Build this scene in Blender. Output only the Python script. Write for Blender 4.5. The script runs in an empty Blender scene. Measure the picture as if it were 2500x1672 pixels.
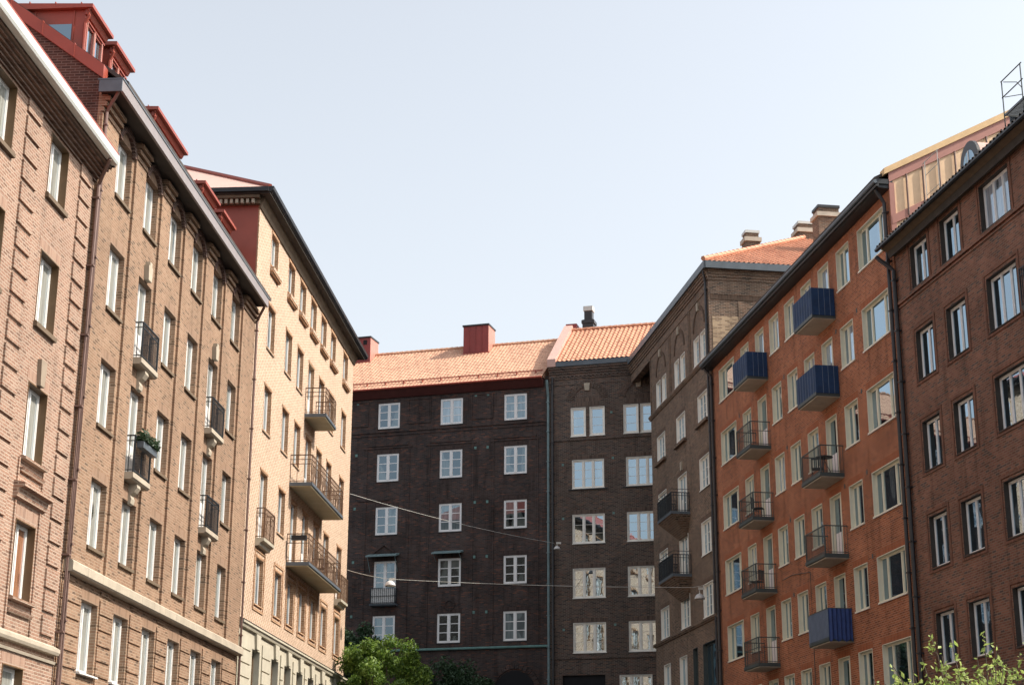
import bpy, bmesh, math, random
from mathutils import Matrix, Vector
R = math.radians
random.seed(7)
scn = bpy.context.scene
COL = scn.collection

# ---------------------------------------------------------------- camera, sky, sun, exposure
cam_d = bpy.data.cameras.new('camera'); cam = bpy.data.objects.new('camera', cam_d); COL.objects.link(cam)
F_PX, PITCH, ROLL = 4029.09, R(17.12007), R(0.22645)
cam_d.sensor_width = 36.0; cam_d.lens = 36.0 * F_PX / 2500.0
cam_d.clip_start = 0.1; cam_d.clip_end = 5000
X0 = Vector((1, 0, 0)); Y0 = Vector((0, -math.sin(PITCH), math.cos(PITCH))); Z0 = Vector((0, -math.cos(PITCH), -math.sin(PITCH)))
cr, sr = math.cos(ROLL), math.sin(ROLL)
cx_, cy_ = cr * X0 + sr * Y0, -sr * X0 + cr * Y0
cam.matrix_world = Matrix(((cx_.x, cy_.x, Z0.x, 0), (cx_.y, cy_.y, Z0.y, 0), (cx_.z, cy_.z, Z0.z, 1.6), (0, 0, 0, 1)))
scn.camera = cam

SUN_AZ, SUN_EL = R(95), R(45)          # azimuth clockwise from +Y
w = bpy.data.worlds.new('World'); scn.world = w; w.use_nodes = True
nt = w.node_tree; nt.nodes.clear()
sky = nt.nodes.new('ShaderNodeTexSky'); sky.sky_type = 'NISHITA'; sky.sun_disc = False
sky.sun_elevation = SUN_EL; sky.sun_rotation = SUN_AZ; sky.air_density = 1.3; sky.dust_density = 3.5; sky.ozone_density = 2.0
hs = nt.nodes.new('ShaderNodeHueSaturation'); hs.inputs['Saturation'].default_value = 0.30
bg = nt.nodes.new('ShaderNodeBackground'); bg.inputs['Strength'].default_value = 0.15
wo = nt.nodes.new('ShaderNodeOutputWorld')
nt.links.new(sky.outputs[0], hs.inputs['Color']); tn = nt.nodes.new('ShaderNodeVectorMath'); tn.operation = 'MULTIPLY'; tn.inputs[1].default_value = (0.97, 0.985, 0.99)      # faint lavender haze
nt.links.new(hs.outputs[0], tn.inputs[0]); nt.links.new(tn.outputs[0], bg.inputs[0]); nt.links.new(bg.outputs[0], wo.inputs[0])

sd = bpy.data.lights.new('sun', 'SUN'); sd.energy = 3.7; sd.angle = R(0.5); sd.color = (1.0, 0.90, 0.77)
so = bpy.data.objects.new('sun', sd); COL.objects.link(so)
sdir = Vector((math.sin(SUN_AZ) * math.cos(SUN_EL), math.cos(SUN_AZ) * math.cos(SUN_EL), math.sin(SUN_EL)))
so.rotation_euler = sdir.to_track_quat('Z', 'Y').to_euler(); so.location = (60, 0, 80)
scn.view_settings.view_transform = 'Standard'; scn.view_settings.look = 'None'
scn.view_settings.exposure = 0.80; scn.view_settings.gamma = 1.0
scn.cycles.max_bounces = 6; scn.cycles.diffuse_bounces = 3

# ---------------------------------------------------------------- materials
MATS = {}
def lin(c):
    return tuple(((x / 255) / 12.92 if x / 255 <= 0.04045 else ((x / 255 + 0.055) / 1.055) ** 2.4) for x in c)
def newmat(name):
    m = bpy.data.materials.new(name); m.use_nodes = True; MATS[name] = m
    n = m.node_tree; return m, n, n.nodes['Principled BSDF']
def coords(n, swap=False):
    tc = n.nodes.new('ShaderNodeTexCoord'); sp = n.nodes.new('ShaderNodeSeparateXYZ')
    n.links.new(tc.outputs['Object'], sp.inputs[0])
    ad = n.nodes.new('ShaderNodeMath'); ad.operation = 'ADD'
    n.links.new(sp.outputs['X'], ad.inputs[0]); n.links.new(sp.outputs['Y'], ad.inputs[1])
    cb = n.nodes.new('ShaderNodeCombineXYZ')
    n.links.new(ad.outputs[0], cb.inputs[1 if swap else 0]); n.links.new(sp.outputs['Z'], cb.inputs[0 if swap else 1])
    return tc, cb
def brick(name, ramp, mortar, bw=0.25, rh=0.075, ms=0.012, swap=False, stain=0.25, offset=0.5, bump=0.5, rough=0.9, stipple=None):
    """ramp: [(pos, colour)] of the individual bricks"""
    m, n, b = newmat(name)
    tc, cb = coords(n, swap)
    # slight irregularity of the courses
    bt = n.nodes.new('ShaderNodeTexBrick'); n.links.new(cb.outputs[0], bt.inputs['Vector'])
    bt.offset = offset; bt.inputs['Scale'].default_value = 1.0
    bt.inputs['Brick Width'].default_value = bw; bt.inputs['Row Height'].default_value = rh
    bt.inputs['Mortar Size'].default_value = ms; bt.inputs['Mortar Smooth'].default_value = 0.3
    bt.inputs['Color1'].default_value = (0, 0, 0, 1); bt.inputs['Color2'].default_value = (1, 1, 1, 1); bt.inputs['Mortar'].default_value = (0.5, 0.5, 0.5, 1)
    cr_ = n.nodes.new('ShaderNodeValToRGB'); cr_.color_ramp.interpolation = 'CONSTANT' if len(ramp) > 3 else 'LINEAR'
    el = cr_.color_ramp.elements
    while len(el) < len(ramp): el.new(0.5)
    for e, (p, c) in zip(el, ramp): e.position = p; e.color = (*c, 1)
    n.links.new(bt.outputs['Color'], cr_.inputs[0])
    mx = n.nodes.new('ShaderNodeMix'); mx.data_type = 'RGBA'
    n.links.new(bt.outputs['Fac'], mx.inputs['Factor']); n.links.new(cr_.outputs[0], mx.inputs['A']); mx.inputs['B'].default_value = (*mortar, 1)
    if stipple:      # darker headers set in a regular diagonal pattern
        sx = n.nodes.new('ShaderNodeSeparateXYZ'); n.links.new(cb.outputs[0], sx.inputs[0])
        def mth(op, a, bb=None, c=None):
            q = n.nodes.new('ShaderNodeMath'); q.operation = op
            for i_, v_ in enumerate((a, bb, c)):
                if v_ is None: continue
                if isinstance(v_, (int, float)): q.inputs[i_].default_value = v_
                else: n.links.new(v_, q.inputs[i_])
            return q.outputs[0]
        row = mth('FLOOR', mth('DIVIDE', sx.outputs['Y'], rh))
        u = mth('FRACT', mth('ADD', mth('DIVIDE', sx.outputs['X'], stipple[0]), mth('MULTIPLY', row, stipple[1])))
        dk = mth('LESS_THAN', u, stipple[2])
        mz = n.nodes.new('ShaderNodeMix'); mz.data_type = 'RGBA'; mz.blend_type = 'MULTIPLY'; n.links.new(dk, mz.inputs['Factor'])
        n.links.new(mx.outputs['Result'], mz.inputs['A']); mz.inputs['B'].default_value = (*stipple[3], 1); mx = mz
    # weathering: large soft patches and fine grime
    ns = n.nodes.new('ShaderNodeTexNoise'); ns.inputs['Scale'].default_value = 0.45; ns.inputs['Detail'].default_value = 7; ns.inputs['Roughness'].default_value = 0.65
    n.links.new(tc.outputs['Object'], ns.inputs['Vector'])
    mr = n.nodes.new('ShaderNodeMapRange'); mr.inputs['From Min'].default_value = 0.3; mr.inputs['From Max'].default_value = 0.7
    mr.inputs['To Min'].default_value = 1 - stain; mr.inputs['To Max'].default_value = 1 + stain * 0.6
    n.links.new(ns.outputs['Fac'], mr.inputs['Value'])
    mu = n.nodes.new('ShaderNodeVectorMath'); mu.operation = 'SCALE'
    cs_ = n.nodes.new('ShaderNodeVectorMath'); cs_.operation = 'MULTIPLY'; cs_.inputs[1].default_value = (2.6, 0.28, 1) if not swap else (0.28, 2.6, 1); n.links.new(cb.outputs[0], cs_.inputs[0])
    nk = n.nodes.new('ShaderNodeTexNoise'); nk.inputs['Scale'].default_value = 1.0; nk.inputs['Detail'].default_value = 5; nk.inputs['Roughness'].default_value = 0.6; n.links.new(cs_.outputs[0], nk.inputs['Vector'])
    mk = n.nodes.new('ShaderNodeMapRange'); mk.inputs['From Min'].default_value = 0.52; mk.inputs['From Max'].default_value = 0.72; mk.inputs['To Min'].default_value = 1.0; mk.inputs['To Max'].default_value = 1 - stain * 1.1; n.links.new(nk.outputs['Fac'], mk.inputs['Value'])
    mm = n.nodes.new('ShaderNodeMath'); mm.operation = 'MULTIPLY'; n.links.new(mr.outputs[0], mm.inputs[0]); n.links.new(mk.outputs[0], mm.inputs[1])
    n.links.new(mx.outputs['Result'], mu.inputs[0]); n.links.new(mm.outputs[0], mu.inputs['Scale'])
    n.links.new(mu.outputs[0], b.inputs['Base Color']); b.inputs['Roughness'].default_value = rough
    b.inputs['Specular IOR Level'].default_value = 0.25
    bp = n.nodes.new('ShaderNodeBump'); bp.inputs['Strength'].default_value = bump; bp.inputs['Distance'].default_value = 0.012; bp.invert = True
    n2 = n.nodes.new('ShaderNodeTexNoise'); n2.inputs['Scale'].default_value = 30; n.links.new(tc.outputs['Object'], n2.inputs['Vector'])
    am = n.nodes.new('ShaderNodeMath'); am.operation = 'MULTIPLY_ADD'; am.inputs[1].default_value = 0.5
    n.links.new(n2.outputs['Fac'], am.inputs[0]); n.links.new(bt.outputs['Fac'], am.inputs[2])
    n.links.new(am.outputs[0], bp.inputs['Height']); n.links.new(bp.outputs[0], b.inputs['Normal'])
    return m
def plain(name, c, rough=0.6, metal=0.0, var=0.15, scale=3.0, bump=0.0, spec=0.4):
    m, n, b = newmat(name)
    tc = n.nodes.new('ShaderNodeTexCoord'); ns = n.nodes.new('ShaderNodeTexNoise')
    ns.inputs['Scale'].default_value = scale; ns.inputs['Detail'].default_value = 6; ns.inputs['Roughness'].default_value = 0.6
    n.links.new(tc.outputs['Object'], ns.inputs['Vector'])
    mr = n.nodes.new('ShaderNodeMapRange'); mr.inputs['From Min'].default_value = 0.25; mr.inputs['From Max'].default_value = 0.75
    mr.inputs['To Min'].default_value = 1 - var; mr.inputs['To Max'].default_value = 1 + var * 0.7
    n.links.new(ns.outputs['Fac'], mr.inputs['Value'])
    mu = n.nodes.new('ShaderNodeVectorMath'); mu.operation = 'SCALE'; mu.inputs[0].default_value = c
    n.links.new(mr.outputs[0], mu.inputs['Scale']); n.links.new(mu.outputs[0], b.inputs['Base Color'])
    b.inputs['Roughness'].default_value = rough; b.inputs['Metallic'].default_value = metal; b.inputs['Specular IOR Level'].default_value = spec
    if bump:
        bp = n.nodes.new('ShaderNodeBump'); bp.inputs['Strength'].default_value = bump; bp.inputs['Distance'].default_value = 0.02
        n.links.new(ns.outputs['Fac'], bp.inputs['Height']); n.links.new(bp.outputs[0], b.inputs['Normal'])
    return m
def glass(name, dark, curtain, amount, base_refl=0.14, folds=26.0):
    """window glass over a dim room; some rooms have pale curtains hanging behind the pane"""
    m, n, b = newmat(name)
    tc = n.nodes.new('ShaderNodeTexCoord'); oi = n.nodes.new('ShaderNodeObjectInfo')
    sp = n.nodes.new('ShaderNodeSeparateXYZ'); n.links.new(tc.outputs['Object'], sp.inputs[0])
    # curtains: hang from the sides, fold vertically
    wv = n.nodes.new('ShaderNodeTexNoise'); wv.noise_dimensions = '2D'; wv.inputs['Scale'].default_value = 1.0; wv.inputs['Detail'].default_value = 3
    cb = n.nodes.new('ShaderNodeCombineXYZ')
    mx_ = n.nodes.new('ShaderNodeMath'); mx_.operation = 'MULTIPLY'; mx_.inputs[1].default_value = folds; n.links.new(sp.outputs['X'], mx_.inputs[0])
    mr_ = n.nodes.new('ShaderNodeMath'); mr_.operation = 'MULTIPLY_ADD'; mr_.inputs[1].default_value = 0.7; n.links.new(sp.outputs['Z'], mr_.inputs[0])
    m40 = n.nodes.new('ShaderNodeMath'); m40.operation = 'MULTIPLY'; m40.inputs[1].default_value = 91.0; n.links.new(oi.outputs['Random'], m40.inputs[0]); n.links.new(m40.outputs[0], mr_.inputs[2])
    n.links.new(mx_.outputs[0], cb.inputs[0]); n.links.new(mr_.outputs[0], cb.inputs[1]); n.links.new(cb.outputs[0], wv.inputs['Vector'])
    big = n.nodes.new('ShaderNodeTexNoise'); big.noise_dimensions = '2D'; big.inputs['Scale'].default_value = 1.3; big.inputs['Detail'].default_value = 1
    cb2 = n.nodes.new('ShaderNodeCombineXYZ'); ad = n.nodes.new('ShaderNodeMath'); ad.operation = 'ADD'
    n.links.new(sp.outputs['X'], ad.inputs[0]); n.links.new(m40.outputs[0], ad.inputs[1]); n.links.new(ad.outputs[0], cb2.inputs[0])
    qz = n.nodes.new('ShaderNodeMath'); qz.operation = 'MULTIPLY'; qz.inputs[1].default_value = 0.35; n.links.new(sp.outputs['Z'], qz.inputs[0]); n.links.new(qz.outputs[0], cb2.inputs[1])
    n.links.new(cb2.outputs[0], big.inputs['Vector'])
    th = n.nodes.new('ShaderNodeMapRange'); th.inputs['From Min'].default_value = 0.62 - amount * 0.35; th.inputs['From Max'].default_value = 0.66 - amount * 0.35
    n.links.new(big.outputs['Fac'], th.inputs['Value'])
    fr = n.nodes.new('ShaderNodeMapRange'); fr.inputs['From Min'].default_value = 0.3; fr.inputs['From Max'].default_value = 0.7; fr.inputs['To Min'].default_value = 0.55; fr.inputs['To Max'].default_value = 1.0
    n.links.new(wv.outputs['Fac'], fr.inputs['Value'])
    cc = n.nodes.new('ShaderNodeVectorMath'); cc.operation = 'SCALE'; cc.inputs[0].default_value = curtain; n.links.new(fr.outputs[0], cc.inputs['Scale'])
    mx = n.nodes.new('ShaderNodeMix'); mx.data_type = 'RGBA'; n.links.new(th.outputs[0], mx.inputs['Factor']); mx.inputs['A'].default_value = (*dark, 1); n.links.new(cc.outputs[0], mx.inputs['B'])
    n.links.new(mx.outputs['Result'], b.inputs['Base Color']); b.inputs['Roughness'].default_value = 0.9; b.inputs['Specular IOR Level'].default_value = 0
    gl = n.nodes.new('ShaderNodeBsdfGlossy'); gl.inputs['Roughness'].default_value = 0.015; gl.inputs['Color'].default_value = (0.66, 0.84, 0.98, 1)
    nb = n.nodes.new('ShaderNodeTexNoise'); nb.inputs['Scale'].default_value = 2.6; nb.inputs['Detail'].default_value = 1.5
    vo = n.nodes.new('ShaderNodeVectorMath'); vo.operation = 'ADD'; n.links.new(tc.outputs['Object'], vo.inputs[0]); n.links.new(m40.outputs[0], vo.inputs[1]); n.links.new(vo.outputs[0], nb.inputs['Vector'])
    bp = n.nodes.new('ShaderNodeBump'); bp.inputs['Strength'].default_value = 0.045; bp.inputs['Distance'].default_value = 0.02
    n.links.new(nb.outputs['Fac'], bp.inputs['Height']); n.links.new(bp.outputs[0], gl.inputs['Normal'])
    fz = n.nodes.new('ShaderNodeFresnel'); fz.inputs['IOR'].default_value = 1.6
    ma = n.nodes.new('ShaderNodeMath'); ma.operation = 'MULTIPLY_ADD'; ma.use_clamp = True; ma.inputs[1].default_value = 1.7; ma.inputs[2].default_value = base_refl
    n.links.new(fz.outputs[0], ma.inputs[0])
    ms = n.nodes.new('ShaderNodeMixShader'); n.links.new(ma.outputs[0], ms.inputs[0]); n.links.new(b.outputs[0], ms.inputs[1]); n.links.new(gl.outputs[0], ms.inputs[2])
    n.links.new(ms.outputs[0], n.nodes['Material Output'].inputs['Surface'])
    return m

def shade(c, k): return tuple(x * k for x in c)
b_l1 = (0.288, 0.167, 0.116)
L1B = brick('brick_pink_tan', [(0, shade(b_l1, .62)), (.1, shade(b_l1, .85)), (.3, b_l1), (.6, (0.299, 0.192, 0.14)), (.82, (0.267, 0.153, 0.107)), (.95, (0.176, 0.107, 0.0781))], (0.391, 0.299, 0.234), ms=0.014, stain=0.18)
L1C = brick('brick_dark_cornice', [(0, (0.10, 0.06, 0.045)), (.5, (0.16, 0.095, 0.07)), (1, (0.2, 0.12, 0.085))], (0.2, 0.15, 0.12))
L1S = brick('brick_pink_tan_soldier', [(0, shade(b_l1, .8)), (.4, b_l1), (1, (0.339, 0.218, 0.159))], (0.358, 0.273, 0.215), swap=True, offset=0, bw=0.25, rh=0.075, stain=0.15)
b_l2 = (0.262, 0.160, 0.102)
L2B = brick('brick_tan', [(0, shade(b_l2, .55)), (.1, shade(b_l2, .85)), (.3, b_l2), (.6, (0.29, 0.185, 0.122)), (.8, (0.252, 0.148, 0.0945)), (.95, (0.126, 0.0819, 0.0567))], (0.328, 0.239, 0.17), ms=0.012, stain=0.18)
L2S = brick('brick_tan_soldier', [(0, shade(b_l2, .75)), (.4, b_l2), (1, (0.277, 0.176, 0.12))], (0.29, 0.208, 0.151), swap=True, offset=0)
b_l3 = (0.545, 0.395, 0.305)
L3B = brick('brick_pale_yellow', [(0, shade(b_l3, .82)), (.5, b_l3), (1, shade(b_l3, 1.08))], (0.56, 0.45, 0.32), ms=0.010, stain=0.07, stipple=(0.375, 0.3333, 0.3, (0.62, 0.55, 0.47)))
L3D = brick('brick_brown_trim', [(0, (0.30, 0.15, 0.08)), (1, (0.46, 0.26, 0.15))], (0.5, 0.36, 0.24))
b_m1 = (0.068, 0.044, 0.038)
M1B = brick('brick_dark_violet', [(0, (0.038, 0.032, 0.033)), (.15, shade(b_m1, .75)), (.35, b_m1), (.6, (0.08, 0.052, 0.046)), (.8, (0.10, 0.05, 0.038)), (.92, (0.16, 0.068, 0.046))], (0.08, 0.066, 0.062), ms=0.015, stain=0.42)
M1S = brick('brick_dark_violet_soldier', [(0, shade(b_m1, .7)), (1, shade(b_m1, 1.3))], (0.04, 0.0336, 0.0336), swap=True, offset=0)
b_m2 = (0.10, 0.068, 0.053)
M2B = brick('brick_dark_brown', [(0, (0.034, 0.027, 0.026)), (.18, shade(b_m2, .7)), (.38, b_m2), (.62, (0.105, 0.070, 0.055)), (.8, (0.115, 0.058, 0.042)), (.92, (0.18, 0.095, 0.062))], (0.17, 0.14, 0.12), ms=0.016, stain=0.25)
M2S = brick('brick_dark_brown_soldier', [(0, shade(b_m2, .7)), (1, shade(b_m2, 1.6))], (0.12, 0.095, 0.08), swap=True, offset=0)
b_m3 = (0.150, 0.092, 0.064)
M3B = brick('brick_brown', [(0, (0.05, 0.036, 0.03)), (.15, shade(b_m3, .7)), (.35, b_m3), (.6, (0.175, 0.108, 0.074)), (.8, (0.165, 0.085, 0.052)), (.92, (0.25, 0.15, 0.10))], (0.27, 0.21, 0.16), ms=0.016, stain=0.25)
M3S = brick('brick_brown_soldier', [(0, shade(b_m3, .6)), (1, shade(b_m3, 1.15))], (0.156, 0.117, 0.0858), swap=True, offset=0)
M3P = brick('brick_sunlit_patch', [(0, (0.22, 0.145, 0.09)), (.25, (0.40, 0.28, 0.175)), (.55, (0.48, 0.345, 0.22)), (.85, (0.26, 0.17, 0.11))], (0.42, 0.33, 0.24), ms=0.014, stain=0.3)  # paler brick colour that holds the sunlight on the side wall
b_r1 = (0.35, 0.110, 0.048)
R1B = brick('brick_orange_red', [(0, shade(b_r1, .6)), (.12, shade(b_r1, .85)), (.35, b_r1), (.6, (0.41, 0.135, 0.058)), (.8, (0.31, 0.092, 0.04)), (.92, (0.20, 0.068, 0.04))], (0.40, 0.21, 0.135), ms=0.016, stain=0.32)
R1S = brick('brick_orange_red_soldier', [(0, shade(b_r1, .8)), (1, (0.40, 0.125, 0.052))], (0.30, 0.13, 0.08), swap=True, offset=0)
b_r2 = (0.215, 0.090, 0.058)
R2B = brick('brick_deep_red', [(0, (0.085, 0.06, 0.052)), (.10, shade(b_r2, .72)), (.30, b_r2), (.55, (0.25, 0.106, 0.068)), (.75, (0.19, 0.08, 0.055)), (.9, (0.125, 0.068, 0.052))], (0.22, 0.145, 0.108), ms=0.015, stain=0.32)
R2S = brick('brick_deep_red_soldier', [(0, shade(b_r2, .6)), (1, shade(b_r2, 1.1))], (0.18, 0.11, 0.08), swap=True, offset=0)
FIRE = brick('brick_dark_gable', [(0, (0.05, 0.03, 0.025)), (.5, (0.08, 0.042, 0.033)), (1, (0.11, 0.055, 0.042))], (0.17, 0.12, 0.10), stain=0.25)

WHITE = plain('white_paint', (0.66, 0.65, 0.63), 0.45, var=0.06)
WHITEM = plain('bright_white_paint', (0.82, 0.81, 0.80), 0.45, var=0.05)
CREAM = plain('cream_paint', (0.70, 0.64, 0.49), 0.5, var=0.08)
YELLOW = plain('yellow_cream_paint', (0.73, 0.69, 0.55), 0.5, var=0.08)
PALEF = plain('pale_warm_paint', (0.86, 0.83, 0.76), 0.45, var=0.05)
WOOD = plain('brown_wood_frame', (0.13, 0.075, 0.035), 0.5, var=0.2)
STONE = plain('cream_limestone', (0.40, 0.345, 0.27), 0.85, var=0.2, scale=2.0, bump=0.2)
STONE2 = plain('pale_yellow_plaster', (0.45, 0.415, 0.33), 0.85, var=0.16, scale=1.5, bump=0.1)
STUCCO = plain('sill_plaster', (0.28, 0.224, 0.168), 0.9, var=0.15)
CONC = plain('concrete_soffit', (0.42, 0.36, 0.24), 0.9, var=0.15, scale=2)
CONC2 = plain('grey_beige_concrete', (0.50, 0.44, 0.36), 0.9, var=0.2, scale=2)
REDM = plain('red_sheet_metal', (0.294, 0.0595, 0.0364), 0.45, var=0.14, scale=1.5, spec=0.5)
REDD = plain('dark_red_sheet_metal', (0.24, 0.045, 0.04), 0.5, var=0.2, scale=1.2)
REDE = plain('red_brown_soffit', (0.10, 0.028, 0.024), 0.6, var=0.2)
PINKM = plain('pink_sheet_metal', (0.434, 0.196, 0.154), 0.5, var=0.12)
PALER = plain('pale_pink_sheet_roof', (0.56, 0.35, 0.294), 0.45, var=0.08)
GREYF = plain('grey_fascia', (0.252, 0.224, 0.224), 0.5, var=0.12)
WHITEF = plain('white_gutter', (0.56, 0.574, 0.546), 0.4, var=0.05)
BLACKM = plain('black_sheet_metal', (0.022, 0.024, 0.028), 0.45, var=0.25)
SLATE = plain('slate_blue_metal', (0.10, 0.12, 0.14), 0.45, var=0.25, scale=2)
DARKW = plain('dark_soffit', (0.05, 0.042, 0.036), 0.8, var=0.3)
BROWNW = plain('brown_soffit', (0.14, 0.10, 0.065), 0.8, var=0.3)
PIPEB = plain('brown_downpipe', (0.19, 0.12, 0.10), 0.45, var=0.2)
PIPED = plain('dark_downpipe', (0.035, 0.033, 0.036), 0.4, var=0.25)
PIPEG = plain('verdigris_downpipe', (0.16, 0.23, 0.24), 0.5, var=0.25)
VERD = plain('verdigris_copper', (0.13, 0.24, 0.22), 0.6, var=0.3)
IRON = plain('black_iron', (0.02, 0.026, 0.032), 0.5, var=0.2)
IRONB = plain('rust_brown_iron', (0.13, 0.07, 0.04), 0.6, var=0.3)
IRONG = plain('grey_green_iron', (0.06, 0.075, 0.075), 0.5, var=0.2)
BLUE = plain('blue_canvas', (0.011, 0.038, 0.105), 0.75, var=0.4, scale=2.5, bump=0.4)
BLUEV = plain('violet_blue_canvas', (0.035, 0.065, 0.20), 0.8, var=0.25, scale=5, bump=0.4)
BLUEG = plain('grey_blue_lath', (0.12, 0.16, 0.24), 0.7, var=0.2)
PANELW = plain('white_door_panel', (0.78, 0.72, 0.72), 0.5, var=0.05)
BEIGE = plain('beige_sheeting', (0.84, 0.58, 0.36), 0.6, var=0.15, scale=1.6, bump=1.0)
BEIGE2 = plain('ochre_verge_board', (0.74, 0.50, 0.26), 0.7, var=0.15)
WIRE = plain('steel_wire', (0.55, 0.54, 0.50), 0.4, var=0.1)
LAMPW = plain('white_enamel', (0.56, 0.546, 0.539), 0.35, var=0.04)
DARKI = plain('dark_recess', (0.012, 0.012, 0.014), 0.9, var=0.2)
BARK = plain('bark', (0.10, 0.075, 0.055), 0.9, var=0.3, scale=8, bump=0.5)
GROUNDM = plain('asphalt', (0.05, 0.05, 0.052), 0.9, var=0.2, scale=0.6, bump=0.1)
def tilemat(name, c, dk):
    m, n, b = newmat(name)
    tc = n.nodes.new('ShaderNodeTexCoord'); vo = n.nodes.new('ShaderNodeTexVoronoi'); vo.inputs['Scale'].default_value = 3.6
    n.links.new(tc.outputs['Object'], vo.inputs['Vector'])
    sp = n.nodes.new('ShaderNodeSeparateColor'); n.links.new(vo.outputs['Color'], sp.inputs[0])
    ns = n.nodes.new('ShaderNodeTexNoise'); ns.inputs['Scale'].default_value = 0.6; ns.inputs['Detail'].default_value = 6; n.links.new(tc.outputs['Object'], ns.inputs['Vector'])
    ad = n.nodes.new('ShaderNodeMath'); ad.operation = 'MULTIPLY_ADD'; ad.inputs[1].default_value = 0.45; n.links.new(sp.outputs[0], ad.inputs[0]); n.links.new(ns.outputs['Fac'], ad.inputs[2])
    r = n.nodes.new('ShaderNodeValToRGB'); r.color_ramp.elements[0].position = 0.3; r.color_ramp.elements[0].color = (*dk, 1); r.color_ramp.elements[1].position = 0.8; r.color_ramp.elements[1].color = (*c, 1)
    n.links.new(ad.outputs[0], r.inputs[0]); n.links.new(r.outputs[0], b.inputs['Base Color']); b.inputs['Roughness'].default_value = 0.8
    return m
TILE1 = tilemat('peach_roof_tile', (0.58, 0.335, 0.22), (0.42, 0.22, 0.145))
TILE2 = tilemat('orange_roof_tile', (0.56, 0.275, 0.17), (0.40, 0.17, 0.10))
TILED = tilemat('dark_roof_tile', (0.06, 0.05, 0.045), (0.03, 0.025, 0.024))
def leafmat(name, a, c, trans):
    m, n, b = newmat(name)
    ge = n.nodes.new('ShaderNodeNewGeometry')
    r = n.nodes.new('ShaderNodeValToRGB'); r.color_ramp.elements[0].color = (*a, 1); r.color_ramp.elements[1].color = (*c, 1)
    n.links.new(ge.outputs['Random Per Island'], r.inputs[0]); n.links.new(r.outputs[0], b.inputs['Base Color']); b.inputs['Roughness'].default_value = 0.55
    tr = n.nodes.new('ShaderNodeBsdfTranslucent'); n.links.new(r.outputs[0], tr.inputs['Color'])
    ms = n.nodes.new('ShaderNodeMixShader'); ms.inputs[0].default_value = trans
    n.links.new(b.outputs[0], ms.inputs[1]); n.links.new(tr.outputs[0], ms.inputs[2]); n.links.new(ms.outputs[0], n.nodes['Material Output'].inputs['Surface'])
    return m
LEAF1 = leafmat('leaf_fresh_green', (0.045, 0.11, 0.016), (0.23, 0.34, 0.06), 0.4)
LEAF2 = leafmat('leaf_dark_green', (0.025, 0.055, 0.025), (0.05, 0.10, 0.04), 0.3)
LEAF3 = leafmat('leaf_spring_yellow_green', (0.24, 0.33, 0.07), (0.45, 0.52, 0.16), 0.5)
LEAF4 = leafmat('leaf_potted_plant', (0.02, 0.04, 0.02), (0.05, 0.09, 0.04), 0.2)

G_L = glass('glass_pale_curtains', (0.035, 0.042, 0.035), (0.434, 0.434, 0.392), 1.0, 0.04, 30)
G_L3 = glass('glass_pale_curtains_dim', (0.0245, 0.028, 0.028), (0.385, 0.385, 0.35), 0.75, 0.05, 30)
G_M = glass('glass_dim_rooms', (0.008, 0.012, 0.013), (0.13, 0.15, 0.14), 0.35, 0.10, 18)
G_M2 = glass('glass_clear_reflecting', (0.008, 0.012, 0.013), (0.12, 0.14, 0.13), 0.0, 0.38, 12)
G_B1 = glass('glass_pale_pane', (0.3, 0.36, 0.4), (0.46, 0.54, 0.58), 1.0, 0.10, 6)  # paler tone over the whole pane
G_B2 = glass('glass_grey_blind', (0.08, 0.1, 0.11), (0.20, 0.25, 0.26), 0.9, 0.10, 8)
G_B3 = glass('glass_white_curtain', (0.1, 0.12, 0.14), (0.46, 0.50, 0.56), 1.0, 0.10, 20)
G_BR = glass('glass_brown_curtain', (0.12, 0.05, 0.03), (0.42, 0.20, 0.11), 1.0, 0.04, 12)
G_R = glass('glass_street', (0.012, 0.018, 0.022), (0.15, 0.18, 0.19), 0.0, 0.24, 10)

# ---------------------------------------------------------------- frames and builders
class Frame:
    def __init__(self, o, h, sg):
        self.o = o; self.h = R(h); self.sg = sg
        self.m = Matrix.Translation((o[0], o[1], 0)) @ Matrix.Rotation(math.pi / 2 - self.h, 4, 'Z')
    def rel(self, p, z=0):
        """matrix of a building part seen from the building's Empty"""
        return p['_m'].inverted() @ self.m if False else None
FR = {
 'L1': Frame((-10.551, 38.583), 3.785, -1), 'L2': Frame((-10.551, 38.583), 4.106, -1), 'L3': Frame((-9.268, 56.448), 4.424, -1),
 'R1': Frame((9.655, 76.223), -8.781, 1), 'R2': Frame((13.181, 53.397), -9.475, 1), 'M3': Frame((7.026, 93.567), -8.619, 1),
 'M2': Frame((7.026, 93.567), -74.462, 1), 'M1': Frame((2.247, 94.896), -73.530, 1)}

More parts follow.
